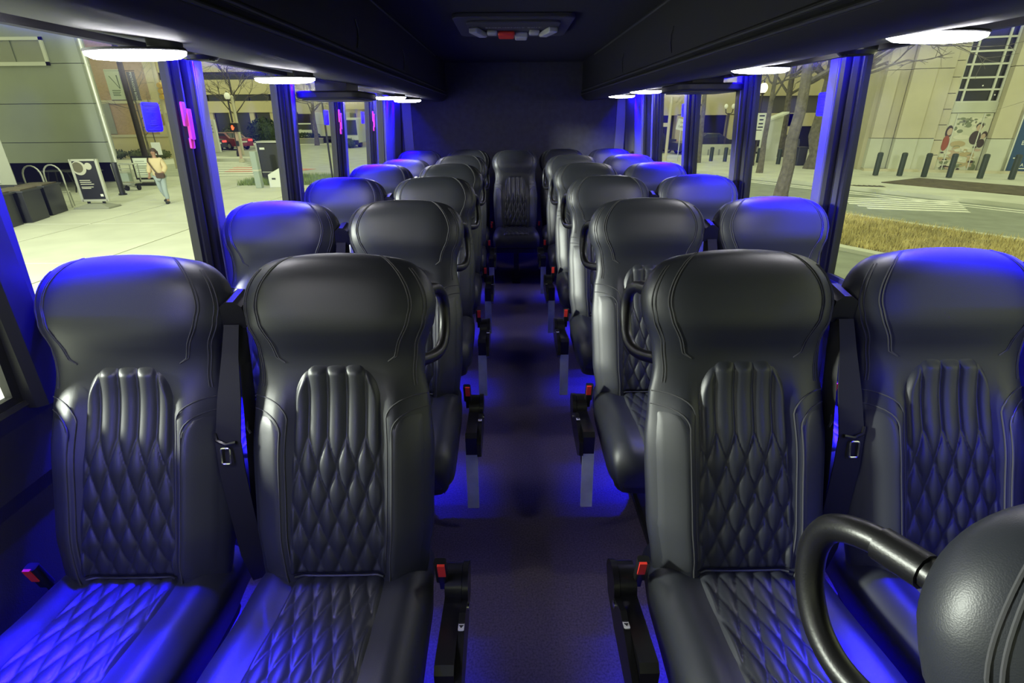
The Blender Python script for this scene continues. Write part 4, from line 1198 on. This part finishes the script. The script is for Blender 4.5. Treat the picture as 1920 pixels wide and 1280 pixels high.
def globe_lamp(label, loc, h, mt='globe', pole='bronze_pole', r=0.2):
    t = thing('street_lamp', label, 'street lamp', (loc[0], loc[1], G))
    MB().tube([(0, 0, 0), (0, 0, h)], [0.09, 0.055], 8).build('shaft', pole, t)
    MB().lathe([(0.17, 0), (0.17, 0.2), (0.10, 0.5)], 10).build('foot', pole, t)
    MB().lathe([(0.06, h - 0.05), (0.13, h), (0.06, h + 0.04)], 10).build('neck', pole, t)
    MB().ell((0, 0, h + r * 1.1), (r, r, r * 1.2), 14, 10).build('globe', mt, t)
    MB().lathe([(0.07, h + r * 2.2), (0.03, h + r * 2.5), (0.01, h + r * 2.9)], 8).build('finial', pole, t)
    return t
globe_lamp('street lamp with a round white globe behind the red hand signal', (-19.75, 40.0), 3.75)
globe_lamp('street lamp with a small pale globe above the white van', (-20.2, 52.0), 3.9)
t = thing('utility_pole', 'plain beige pole standing behind the globe lamp', 'pole', (-20.03, 41.2, G))
MB().tube([(0, 0, 0), (0, 0, 3.9)], 0.11, 8).build('shaft', 'pole_beige', t)
MB().lathe([(0.13, 3.9), (0.13, 4.0), (0.05, 4.08)], 8).build('cap', 'pole_beige', t)
# far office block
ob = thing('office_building', 'long beige office block with dark ribbon windows', 'building', (-36, 76, G))
MB().b2((-22, 0.3, 0), (16, 14, 14)).build('core', 'dark_band', ob, smooth=False)
for (z0, z1) in ((3.35, 4.75), (5.55, 7.3), (8.2, 10.0), (11.0, 14.0)):
    MB().b2((-22, -0.3, z0), (16.2, 0.3, z1)).build('spandrel', 'beige', ob, smooth=False)
for i in range(13):
    x = -20.6 + 2.75 * i
    MB().b2((x - 0.30, -0.15, 0), (x + 0.30, 0.35, 3.4)).build('column', 'beige', ob, smooth=False)
for i in range(12):
    x = -20.6 + 2.75 * i
    MB().b2((x + 0.35, 0.22, 0.3), (x + 2.4, 0.29, 3.2)).build('window', 'dark_pane', ob, smooth=False)
    for z0 in (4.8, 7.35):
        MB().b2((x + 0.1, 0.12, z0), (x + 2.65, 0.28, z0 + 0.72)).build('window', 'dark_pane', ob, smooth=False)
bush('round_bush', 'large round dark green bush in front of the office block', (-22.9, 52.0), (1.45, 1.3, 1.30), 1500, 0.30, 'leaf_dark', 1)
bush('round_bush', 'smaller dull green bush left of the large bush', (-26.6, 53.5), (1.2, 1.0, 0.95), 700, 0.26, 'leaf_mid', 2)
bush('round_bush', 'small round dark bush by the concrete column', (-14.4, 50.0), (0.55, 0.5, 0.42), 400, 0.16, 'leaf_dark', 4)
lw = thing('low_wall', 'low concrete wall with a clipped hedge on top', 'wall', (-21.8, 58.5, G))
MB().b2((-1.6, -0.2, 0), (2.1, 0.2, 0.55)).build('coping_wall', 'grey_pier', lw, smooth=False)
MB().b2((-1.62, -0.24, 0.55), (2.12, 0.24, 0.62)).build('coping', 'limestone', lw, smooth=False)
f = leaf_cloud((0.2, 0.2, 0.85), (1.7, 0.4, 0.3), 700, 0.2, 5).build('hedge', 'leaf_dark', lw, smooth=False); f['kind'] = 'stuff'
ov = thing('concrete_overhang', 'beige concrete overhang on round columns behind the rear left windows', 'building', (-14, 55.0, G))
MB().b2((-2.0, -0.5, 3.3), (9.0, 18, 6.5)).build('slab', 'beige', ov, smooth=False)
MB().b2((-9.0, 6.5, 3.0), (-2.0, 18, 6.5)).build('slab', 'limestone', ov, smooth=False)
for x in (-0.55, 1.9, 4.4):
    MB().lathe([(0.42, 0.0), (0.42, 3.3)], 18, (x, 0.2, 0)).build('column', 'beige', ov)
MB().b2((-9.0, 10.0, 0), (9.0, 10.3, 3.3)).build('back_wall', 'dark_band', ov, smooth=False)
# kerbside clutter
t = thing('utility_post', 'grey green square post at the corner pavement', 'post', (-9.72, 20.72, G))
MB().b2((-0.11, -0.11, 0), (0.11, 0.11, 1.33)).build('shaft', 'box_green', t, smooth=False, bevel=0.015)
MB().b2((-0.125, -0.125, 0.62), (0.125, 0.125, 0.68)).build('band', 'limestone_pale', t, smooth=False)
t = thing('utility_cabinet', 'tall black cabinet in a grey frame on the corner', 'cabinet', (-9.98, 22.9, G))
MB().b2((-0.38, -0.35, 0.10), (0.44, 0.35, 1.54)).build('body', 'cabinet_dark', t, smooth=False, bevel=0.02)
fr = MB(); 
for sx in (-0.42, 0.48): MB().b2((sx - 0.03, -0.38, 0.0), (sx + 0.03, -0.30, 1.60)).build('frame_post', 'steel', t, smooth=False)
MB().b2((-0.45, -0.38, 1.56), (0.51, 0.38, 1.62)).build('frame_top', 'steel', t, smooth=False)
MB().b2((-0.30, -0.37, 1.30), (-0.10, -0.345, 1.38)).build('name_plate', 'paper_white', t, smooth=False)
MB().b2((-0.36, -0.37, 0.40), (0.42, -0.35, 0.44)).build('rail', 'steel', t, smooth=False)
t = thing('news_box', 'low white news box in front of the black cabinet', 'box', (-9.05, 21.0, G))
MB().prism([(-0.30, -0.25, 0.0), (0.30, -0.25, 0.0), (0.30, -0.25, 0.62), (0.18, -0.25, 0.72), (-0.30, -0.25, 0.48)], (0, 0.5, 0)).build('body', 'white_paint', t, smooth=False, bevel=0.02)
MB().b2((-0.16, -0.265, 0.30), (-0.02, -0.248, 0.36)).build('slot', 'cabinet_dark', t, smooth=False)
t = thing('thin_pole', 'thin black pole outside the third left window', 'pole', (-4.98, 15.0, G))
MB().tube([(0, 0, 0), (0, 0, 2.9)], 0.026, 6).build('shaft', 'black_paint', t)
MB().lathe([(0.07, 0), (0.07, 0.05)], 10).build('foot', 'black_paint', t)

# ---------------------------------------------------------------- right: verge, road, planted bed
RZ = math.atan2(-0.88, 0.47)
def strip(name, m_, l0, l1, a, b, z0, z1):
    o = MB().b2((l0, a, z0), (l1, b, z1)).build(name, m_, smooth=False)
    o.rotation_euler = (0, 0, RZ); o.location = (0, 0, G)
    return struct(o)
strip('verge', 'soil', -19, 26, 10.6, 14.1, -0.1, 0.02)
strip('verge_kerb', 'concrete', -19, 26, 10.35, 10.6, -0.1, 0.05)
strip('verge_kerb_far', 'concrete', -19, 26, 14.1, 14.3, -0.1, 0.05)
strip('kerb', 'concrete', -24, 30, 19.5, 19.75, -0.1, 0.10)
strip('apron', 'concrete', -24, 30, 19.75, 21.7, -0.1, 0.08)
strip('planted_bed', 'soil', -11, 30, 21.7, 24.4, -0.1, 0.11)
strip('plaza', 'concrete', -30, 30, 24.4, 60, -0.1, 0.06)
strip('plaza_far', 'concrete', -30, -11, 21.7, 24.4, -0.1, 0.06)
for i, (a, w_) in enumerate(((18.95, 0.12), (18.55, 0.10))):
    o = MB().b2((-24, a, -0.018), (30, a + w_, -0.008)).build('lane_line', 'road_paint', smooth=False)
    o.rotation_euler = (0, 0, RZ); o.location = (0, 0, G)
    tag(o, '%s white line painted along the far kerb' % ('outer', 'inner')[i], 'road marking')
xw = thing('crosswalk', 'white crosswalk bars on the road behind the right window', 'crosswalk', (11.0, 16.3, G), math.atan2(-0.33, 0.944))
for i in range(6):
    MB().b2((-1.0 + 0.14 * i, 0.35 - 0.42 * i, -0.018), (2.6 - 0.10 * i, 0.53 - 0.42 * i, -0.006)).build('stripe', 'road_paint', xw, smooth=False)
gr = MB(); rg = random.Random(11)
ca, sa = math.cos(RZ), math.sin(RZ)
for i in range(42000):
    l = rg.uniform(-12, 3.5); m_ = rg.uniform(10.65, 14.05); x = ca * l - sa * m_; y = sa * l + ca * m_
    hh = rg.uniform(0.05, 0.17); a = rg.uniform(0, PI); w = rg.uniform(0.008, 0.016); lx, ly = rg.uniform(-.09, .09), rg.uniform(-.09, .09)
    gr.add([(x - w * math.cos(a), y - w * math.sin(a), G), (x + w * math.cos(a), y + w * math.sin(a), G), (x + lx, y + ly, G + 0.02 + hh)], [(0, 1, 2)])
tag(gr.build('dry_grass', 'dry_grass', smooth=False), 'dry yellowish grass verge outside the right window', 'grass', kind='stuff')
t = thing('drain_grate', 'rusty drain grate set in the far kerb', 'grate', (12.62, 19.05, G), math.atan2(-0.33, 0.944))
MB().b2((-0.75, -0.16, -0.02), (0.75, 0.20, 0.085)).build('frame', 'iron', t, smooth=False)
for i in range(9): MB().b2((-0.68 + 0.16 * i, -0.13, 0.085), (-0.60 + 0.16 * i, 0.17, 0.095)).build('bar', 'black_paint', t, smooth=False)

# bollards
bol = [(15.49, 22.59), (16.32, 22.32), (16.99, 21.85), (17.75, 21.5), (18.69, 21.13), (19.55, 20.69), (11.57, 31.0), (12.2, 30.57), (13.68, 29.68), (14.26, 28.58), (14.85, 28.1)]
nmb = ['leftmost', 'second from left', 'third from left', 'third from right', 'second from right', 'rightmost']
nm2 = ['first', 'second', 'third', 'fourth', 'fifth']
bproto = None
for i, (x, y) in enumerate(bol):
    if bproto is None:
        bproto = thing('bollard', 'x', 'bollard', (x, y, G), 0, 'dark green bollards')
        MB().lathe([(0.105, 0.0), (0.105, 0.86), (0.09, 0.90), (0.03, 0.915)], 14).build('post', 'bollard_green', bproto)
        MB().lathe([(0.112, 0.80), (0.112, 0.82)], 14).build('ring', 'bollard_green', bproto)
        reg(bproto); o = bproto
    else:
        o = copy_tree(bproto)
    o.location = (x, y, G + (0.08 if i < 6 else 0.0)); o.scale = (1, 1, 1 if i < 6 else 0.9)
    o['label'] = 'dark green bollard before the stone building, %s of six' % nmb[i] if i < 6 else 'dark bollard on the far plaza, %s from the left' % nm2[i - 6]

# ---------------------------------------------------------------- right: stone building
FR = math.atan2(-0.33020, 0.94391)
fb = thing('stone_building', 'pale stone building with tall piers, dark gridded window and mural', 'building', (16.49, 24.85, G), FR)
MB().b2((-0.2, 0.55, 0), (16, 10, 11)).build('core', 'limestone', fb, smooth=False)
def pier(s0, s1, y0, y1, zl):
    for z0, z1, m_ in zl: MB().b2((s0 + 0.012, y0, z0 + 0.012), (s1 - 0.012, y1, z1 - 0.012)).build('stone_block', m_, fb, smooth=False)
UP = [(0.0, 0.14, 'limestone'), (0.14, 1.45, 'limestone_pale'), (1.45, 4.2, 'limestone'), (4.2, 7.0, 'limestone'), (7.0, 10.0, 'limestone')]
pier(-0.05, 0.45, 0.10, 0.6, UP); pier(0.45, 0.85, 0.22, 0.6, UP)
pier(0.85, 1.73, -0.12, 0.6, UP); pier(1.73, 2.35, -0.02, 0.6, UP)
pier(2.35, 2.72, 0.10, 0.6, [(0.0, 0.14, 'limestone')] + [(0.14 + 0.62 * i, 0.76 + 0.62 * i, 'limestone') for i in range(14)])
pier(4.32, 5.05, -0.12, 0.6, UP); pier(5.05, 5.25, 0.12, 0.6, UP)
pier(7.2, 8.2, -0.12, 0.6, UP); pier(8.2, 11.0, 0.1, 0.6, UP)
MB().b2((2.72, 0.22, 2.48), (4.32, 0.6, 2.88)).build('spandrel', 'limestone_pale', fb, smooth=False)
MB().b2((-0.1, -0.30, 0.0), (7.2, 0.0, 0.16)).build('plinth', 'limestone', fb, smooth=False)
MB().b2((2.72, 0.2, 0.0), (4.32, 0.6, 0.06)).build('sill', 'limestone_pale', fb, smooth=False)
wz = [2.90, 3.37, 3.83, 4.33, 4.81, 5.3, 5.8]
wx = [2.74, 3.02, 3.99, 4.30]
wf = MB().b2((2.72, 0.40, 2.88), (4.32, 0.55, 9.0)).build('window', 'dark_pane', fb, smooth=False)
for zz in wz: MB().b2((2.72, 0.28, zz - 0.035), (4.32, 0.42, zz + 0.035)).build('glazing_bar', 'frame_white', wf, smooth=False)
for xx in (2.76, 3.02, 3.99, 4.28): MB().b2((xx - 0.035, 0.27, 2.88), (xx + 0.035, 0.42, 6.0)).build('glazing_bar', 'frame_white', wf, smooth=False)
for i in range(3):
    for j in range(6): MB().b2((wx[i] + 0.04, 0.36, wz[j] + 0.04), (wx[i + 1] - 0.04, 0.40, wz[j + 1] - 0.04)).build('pane', 'dark_pane', wf, smooth=False)
for (x, z) in ((3.62, 3.52), (4.14, 3.16)): MB().ell((x, 0.35, z), (0.03, 0.02, 0.03), 8, 6).build('interior_light', 'globe', wf)
# mural: flat printed photograph of people sharing food, as plain shapes
mu = thing('wall_mural', 'large printed mural of people sharing food on the stone building', 'mural', (16.49, 24.85, G), FR)
MB().b2((2.74, 0.26, 0.06), (4.30, 0.40, 2.46)).build('print', 'mural_base', mu, smooth=False)
def disc(x, z, rx, rz, m_, nm, lay):
    n = 16
    ring = [(x + rx * math.cos(2 * PI * k / n), 0.26 - 0.002 * lay, z + rz * math.sin(2 * PI * k / n)) for k in range(n)]
    MB().prism(ring, (0, 0.004, 0)).build(nm, m_, mu, smooth=False)
rg = random.Random(5)
for i in range(16): disc(3.05 + rg.uniform(0, 0.75), 1.75 + rg.uniform(-0.15, 0.55), rg.uniform(0.04, 0.12), rg.uniform(0.04, 0.10), rg.choice(['mural_leaf', 'mural_cream', 'mural_leaf']), 'printed_leaf', 1 + i % 3)
disc(2.90, 1.72, 0.13, 0.26, 'mural_dark', 'printed_hair', 2); disc(2.93, 1.72, 0.10, 0.15, 'mural_skin', 'printed_face', 4); disc(2.88, 1.25, 0.13, 0.32, 'mural_red', 'printed_shirt', 3)
disc(3.95, 1.95, 0.13, 0.14, 'mural_dark', 'printed_hair', 2); disc(3.95, 1.88, 0.10, 0.14, 'mural_skin', 'printed_face', 4); disc(3.90, 1.48, 0.20, 0.28, 'mural_dark', 'printed_shirt', 3)
disc(4.20, 1.60, 0.10, 0.14, 'mural_dark', 'printed_hair', 5); disc(4.18, 1.54, 0.075, 0.11, 'mural_skin', 'printed_face', 6); disc(4.16, 1.25, 0.13, 0.18, 'mural_dark', 'printed_shirt', 5)
for (x, z, rx, rz, m_) in ((3.40, 1.50, 0.30, 0.10, 'mural_cream'), (3.35, 1.22, 0.28, 0.13, 'mural_bread'), (3.55, 1.02, 0.32, 0.10, 'mural_cream'), (3.25, 0.85, 0.25, 0.12, 'mural_skin'), (3.75, 0.80, 0.25, 0.10, 'mural_bread'), (3.40, 0.60, 0.30, 0.08, 'mural_cream'), (3.05, 0.45, 0.18, 0.08, 'mural_leaf'), (3.60, 0.36, 0.28, 0.10, 'mural_bread'), (3.20, 0.25, 0.30, 0.08, 'mural_dark'), (3.98, 0.55, 0.12, 0.35, 'mural_bread'), (4.12, 0.25, 0.14, 0.16, 'mural_leaf'), (3.45, 1.25, 0.12, 0.06, 'mural_leaf'), (3.66, 0.98, 0.12, 0.04, 'mural_bread'), (3.3, 0.62, 0.10, 0.05, 'mural_red')):
    disc(x, z, rx, rz, m_, 'printed_food', rg.randint(3, 8))
for i in range(46):
    disc(rg.uniform(2.82, 4.2), rg.uniform(0.14, 1.12), rg.uniform(0.03, 0.13), rg.uniform(0.02, 0.07), rg.choice(['mural_cream', 'mural_cream', 'mural_bread', 'mural_leaf', 'mural_skin', 'mural_dark', 'mural_base']), 'printed_food', 8 + i % 5)
for i in range(22):
    disc(rg.uniform(3.0, 4.25), rg.uniform(1.9, 2.38), rg.uniform(0.03, 0.10), rg.uniform(0.02, 0.07), rg.choice(['mural_leaf', 'mural_cream', 'grey_pier']), 'printed_leaf', 1 + i % 3)
for xx in (3.03, 3.98): MB().b2((xx - 0.018, 0.225, 0.06), (xx + 0.018, 0.25, 2.46)).build('mullion', 'frame_white', mu, smooth=False)
bs = thing('blue_sign', 'dark blue printed panel at the right edge of the stone building', 'sign', (16.49, 24.85, G), FR)
MB().b2((5.27, 0.05, 0.05), (7.18, 0.15, 2.6)).build('panel', 'sign_blue', bs, smooth=False)
MB().b2((5.22, 0.02, 0.02), (5.27, 0.16, 2.62)).build('edge', 'frame_white', bs, smooth=False)
text_part('lettering', 'Ba', 0.24, 'paper_white', bs, (5.62, 0.045, 1.28), (R(90), 0, 0))
text_part('lettering', 'BR A', 0.18, 'paper_white', bs, (5.66, 0.045, 0.40), (R(90), 0, 0))
MB().b2((5.50, 0.04, 0.24), (6.3, 0.049, 0.28)).build('underline', 'paper_white', bs, smooth=False)
MB().b2((5.40, 0.04, 0.66), (5.55, 0.049, 0.70)).build('printed_mark', 'paper_white', bs, smooth=False)

# ---------------------------------------------------------------- right: buildings further back
ab = thing('apartment_building', 'beige building with white balconies behind the stone building', 'building', (28.6, 42.5, G), R(-8))
MB().b2((-2.0, 0.2, 0), (9, 10, 14)).build('wall', 'beige', ab, smooth=False)
for iz in range(4):
    for ix in range(4):
        w = MB().b2((-1.7 + ix * 1.25, 0.05, 3.1 + iz * 1.9), (-0.9 + ix * 1.25, 0.22, 4.3 + iz * 1.9)).build('window', 'frame_white', ab, smooth=False)
        for q in range(2): MB().b2((-1.65 + ix * 1.25 + q * 0.38, 0.03, 3.16 + iz * 1.9), (-1.34 + ix * 1.25 + q * 0.38, 0.06, 4.24 + iz * 1.9)).build('pane', 'dark_band', w, smooth=False)
MB().b2((-2.1, -1.0, 2.4), (4, 0.2, 2.9)).build('balcony', 'frame_white', ab, smooth=False)
MB().b2((-2.1, -0.6, 4.3), (4, 0.2, 4.6)).build('balcony', 'frame_white', ab, smooth=False)
fb2 = thing('parking_building', 'beige building with dark openings across the far plaza', 'building', (16, 41, G))
MB().b2((-12, 0.8, 0), (9, 10, 9)).build('core', 'dark_void', fb2, smooth=False)
MB().b2((-12, 0, 2.50), (0.6, 0.9, 9)).build('upper_wall', 'beige', fb2, smooth=False)
MB().b2((0.6, 0, 3.75), (9, 0.9, 9)).build('upper_wall', 'beige', fb2, smooth=False)
MB().b2((0.6, 0.3, 2.6), (9, 0.85, 3.75)).build('ribbon_window', 'dark_band', fb2, smooth=False)
MB().b2((0.6, 0, 1.7), (9, 0.9, 2.6)).build('lower_band', 'beige', fb2, smooth=False)
for (x0, x1) in ((-3.6, -2.4), (0.3, 2.2), (4.2, 5.0), (7.4, 9.0)): MB().b2((x0, 0, 0), (x1, 0.9, 2.55)).build('pier', 'beige', fb2, smooth=False)
MB().b2((-2.4, 0.1, 0.0), (0.3, 0.85, 1.02)).build('parapet', 'limestone', fb2, smooth=False)
t = thing('low_fence', 'pale low concrete wall behind the far bollards', 'wall', (14.6, 36.0, G))
MB().b2((-2.2, -0.15, 0), (1.6, 0.15, 0.72)).build('panel', 'limestone_pale', t, smooth=False)
for i in range(6): MB().b2((-2.2 + 0.7 * i, -0.18, 0.05), (-2.1 + 0.7 * i, -0.14, 0.42)).build('batten', 'grey_pier', t, smooth=False)
t = thing('white_kiosk', 'white kiosk panel with a sloping top between the trees', 'kiosk', (14.9, 31.0, G))
MB().prism([(-0.42, 0, 0.05), (0.42, 0, 0.05), (0.42, 0, 2.45), (-0.42, 0, 2.12)], (0, 0.6, 0)).build('panel', 'white_paint', t, smooth=False)
MB().prism([(-0.50, -0.1, 2.10), (0.62, -0.1, 2.52), (0.62, -0.1, 2.62), (-0.50, -0.1, 2.20)], (0, 0.8, 0)).build('roof', 'paper_white', t, smooth=False)
globe_lamp('lit street lamp beyond the second right pillar', (12.55, 28.0), 3.45, 'lamp_lit', 'bronze_pole', 0.2)
t = thing('street_lamp', 'twin headed dark street lamp before the parking building', 'street lamp', (14.35, 36.4, G))
MB().tube([(0, 0, 0), (0, 0, 2.6)], 0.06, 8).build('shaft', 'bronze_pole', t)
for sx in (-1, 1):
    MB().tube([(0, 0, 2.5), (sx * 0.2, 0, 2.62), (sx * 0.24, 0, 2.85)], 0.03, 6).build('arm', 'bronze_pole', t)
    MB().ell((sx * 0.24, 0, 3.0), (0.12, 0.12, 0.15), 10, 8).build('globe', 'globe', t)
t = thing('road_sign', 'white sign with dark lines hanging on the lit street lamp', 'sign', (12.62, 27.8, G))
MB().b2((-0.2, -0.02, 1.78), (0.20, 0.02, 2.55)).build('plate', 'paper_white', t, smooth=False)
MB().b2((-0.2, -0.02, 1.30), (0.14, 0.02, 1.74)).build('lower_plate', 'paper_white', t, smooth=False)
for z, w_ in ((2.42, 0.26), (2.24, 0.20), (2.06, 0.22), (1.9, 0.26)): MB().b2((-w_ / 2, -0.026, z - 0.03), (w_ / 2, -0.019, z + 0.03)).build('printed_line', 'label_ink', t, smooth=False)
MB().tube([(0, 0.05, 0), (0, 0.05, 2.6)], 0.03, 6).build('post', 'bronze_pole', t)
t = thing('sign_post', 'tall pale post on the far plaza beyond the last right pillar', 'post', (8.95, 31.0, G))
MB().tube([(0, 0, 0), (0, 0, 3.4)], 0.085, 8).build('shaft', 'pole_beige', t)
MB().b2((-0.5, -0.04, 1.9), (-0.05, 0.04, 2.1)).build('bracket', 'pole_beige', t, smooth=False)
MB().b2((-0.5, -0.08, 1.05), (-0.32, 0.08, 1.5)).build('signal_box', 'wood_box', t, smooth=False)
t = thing('speed_sign', 'white rectangular road sign with two dark words', 'sign', (9.65, 31.1, G))
M12 = Euler((0, R(12), 0)).to_matrix()
pl = MB().rbox((0, 0, 2.0), (0.46, 0.03, 0.58), 0.05, M12, axis=1).build('plate', 'paper_white', t, smooth=False)
text_part('lettering', 'ON', 0.13, 'label_ink', pl, (0.05, -0.018, 2.10), (R(90), R(12), 0))
text_part('lettering', 'Left', 0.17, 'label_ink', pl, (0.0, -0.018, 1.90), (R(90), R(12), 0))
MB().tube([(0.03, 0.03, 0), (0.03, 0.03, 1.9)], 0.03, 6).build('post', 'steel', t)
car('parked_car', 'dark parked car with a red tail light near the back window', (9.75, 38.6, G), R(35), 4.3, 1.4, 'car_dark')
car('parked_car', 'dark parked car behind the pale post', (13.3, 37.5, G), R(10), 4.3, 1.4, 'car_dark', tail=False)
car('parked_car', 'dark parked car behind the second right pillar', (18.0, 38.3, G), R(15), 4.2, 1.4, 'car_dark', tail=False)
t = thing('litter_bin', 'black litter bin beside the second right pillar', 'bin', (12.95, 29.2, G))
MB().lathe([(0.22, 0.0), (0.25, 0.1), (0.25, 0.85), (0.27, 0.88), (0.27, 0.95), (0.16, 1.15)], 14).build('drum', 'cabinet_dark', t)
MB().lathe([(0.28, 0.86), (0.28, 0.90)], 14).build('band', 'black_paint', t)
t = thing('news_box', 'tan box between dark bins near the tree', 'box', (15.55, 27.3, G))
MB().b2((-0.20, -0.2, 0.12), (0.20, 0.2, 0.80)).build('body', 'wood_box', t, smooth=False, bevel=0.02)
MB().b2((-0.24, -0.24, 0.80), (0.24, 0.24, 0.85)).build('lid', 'paper_white', t, smooth=False)
for (x, y) in ((-0.16, -0.16), (0.16, -0.16), (-0.16, 0.16), (0.16, 0.16)): MB().b2((x - 0.02, y - 0.02, 0), (x + 0.02, y + 0.02, 0.13)).build('leg', 'black_paint', t, smooth=False)
for i, (x, y) in enumerate(((14.98, 27.9), (16.15, 27.0))):
    t = thing('litter_bin', 'dark litter bin %s of the tan box' % ('left', 'right')[i], 'bin', (x, y, G))
    MB().rbox((0, 0, 0.45), (0.5, 0.5, 0.9), 0.08).build('drum', 'cabinet_dark', t)
    MB().rbox((0, 0, 0.92), (0.54, 0.54, 0.06), 0.08).build('lid', 'black_paint', t)

# ---------------------------------------------------------------- bare trees
def tree(label, loc, h, r, seed, forks=3, lean=(0, 0), first=0.45):
    rg = random.Random(seed)
    t = thing('bare_tree', label, 'tree', (loc[0], loc[1], G), 0, 'bare winter trees')
    pts = [Vector((0, 0, -0.02))]; rad = [r * 1.35]
    n = 9
    for i in range(1, n + 1):
        k = i / n
        pts.append(Vector((lean[0] * k + rg.uniform(-1, 1) * r * 0.25, lean[1] * k + rg.uniform(-1, 1) * r * 0.25, h * k))); rad.append(r * (1.0 - 0.55 * k) * (1.1 if i == 1 else 1))
    MB().tube(pts, rad, 9).build('trunk', 'bark', t)
    mb = MB(); cnt = [0]
    def grow(p, d, L, rr, depth):
        if depth == 0 or cnt[0] > 1500 or rr < 0.004: return
        cnt[0] += 1
        q = [p]; dd = d.copy(); seg = 4
        for s_ in range(seg):
            dd = (dd + Vector((rg.uniform(-1, 1), rg.uniform(-1, 1), rg.uniform(-0.5, 0.8))) * 0.22).normalized()
            q.append(q[-1] + dd * (L / seg))
        mb.tube(q, [rr * (1 - 0.5 * k / seg) for k in range(seg + 1)], 5 if rr > 0.03 else 4)
        for c in range(rg.randint(2, 4)):
            k = rg.randint(2, seg)
            nd = (dd + Vector((rg.uniform(-1, 1), rg.uniform(-1, 1), rg.uniform(-0.7, 0.6)))).normalized()
            grow(q[k], nd, L * rg.uniform(0.55, 0.8), rr * 0.55, depth - 1)
    for f in range(forks):
        k = first + (1 - first) * f / max(1, forks - 1)
        i = min(n, int(round(k * n)))
        a = rg.uniform(0, 2 * PI)
        grow(pts[i], Vector((math.cos(a), math.sin(a), rg.uniform(0.3, 1.0))).normalized(), h * 0.34, rad[i] * 0.5, 5)
    b = mb.build('branches', 'bark', t); b['kind'] = 'stuff'
    return t
tree('nearest bare tree trunk rising from the grass verge', (6.95, 13.5), 5.6, 0.17, 21, 8, (0.05, 0), 0.58)
tree('thick bare tree on the mulch behind the nearest trunk', (14.7, 26.0), 7.0, 0.36, 22, 11, (-0.3, 0), 0.42)
tree('slender bare tree right of the third right pillar', (10.45, 30.0), 6.5, 0.15, 23, 11, (-0.1, 0), 0.42)
tree('thin dark bare tree left of the nearest trunk', (11.2, 24.0), 6.5, 0.12, 24, 11, (0, 0), 0.5)
tree('bare tree in front of the stone building window', (17.6, 16.0), 7.0, 0.14, 25, 12, (-0.3, 0), 0.45)
tree('tall bare tree between the parking building and the kiosk', (17.0, 34.0), 8.0, 0.22, 31, 12, (-0.2, 0), 0.4)
tree('bare tree spreading before the office block', (-24.5, 50.5), 6.5, 0.15, 26, 10, (0, 0), 0.4)
tree('bare tree beside the globe lamp and bush', (-19.5, 56.0), 7.0, 0.20, 27, 11, (0.2, 0), 0.35)
tree('thin bare tree before the brick building', (-24.0, 36.6), 4.5, 0.07, 28, 7, (0, 0), 0.3)
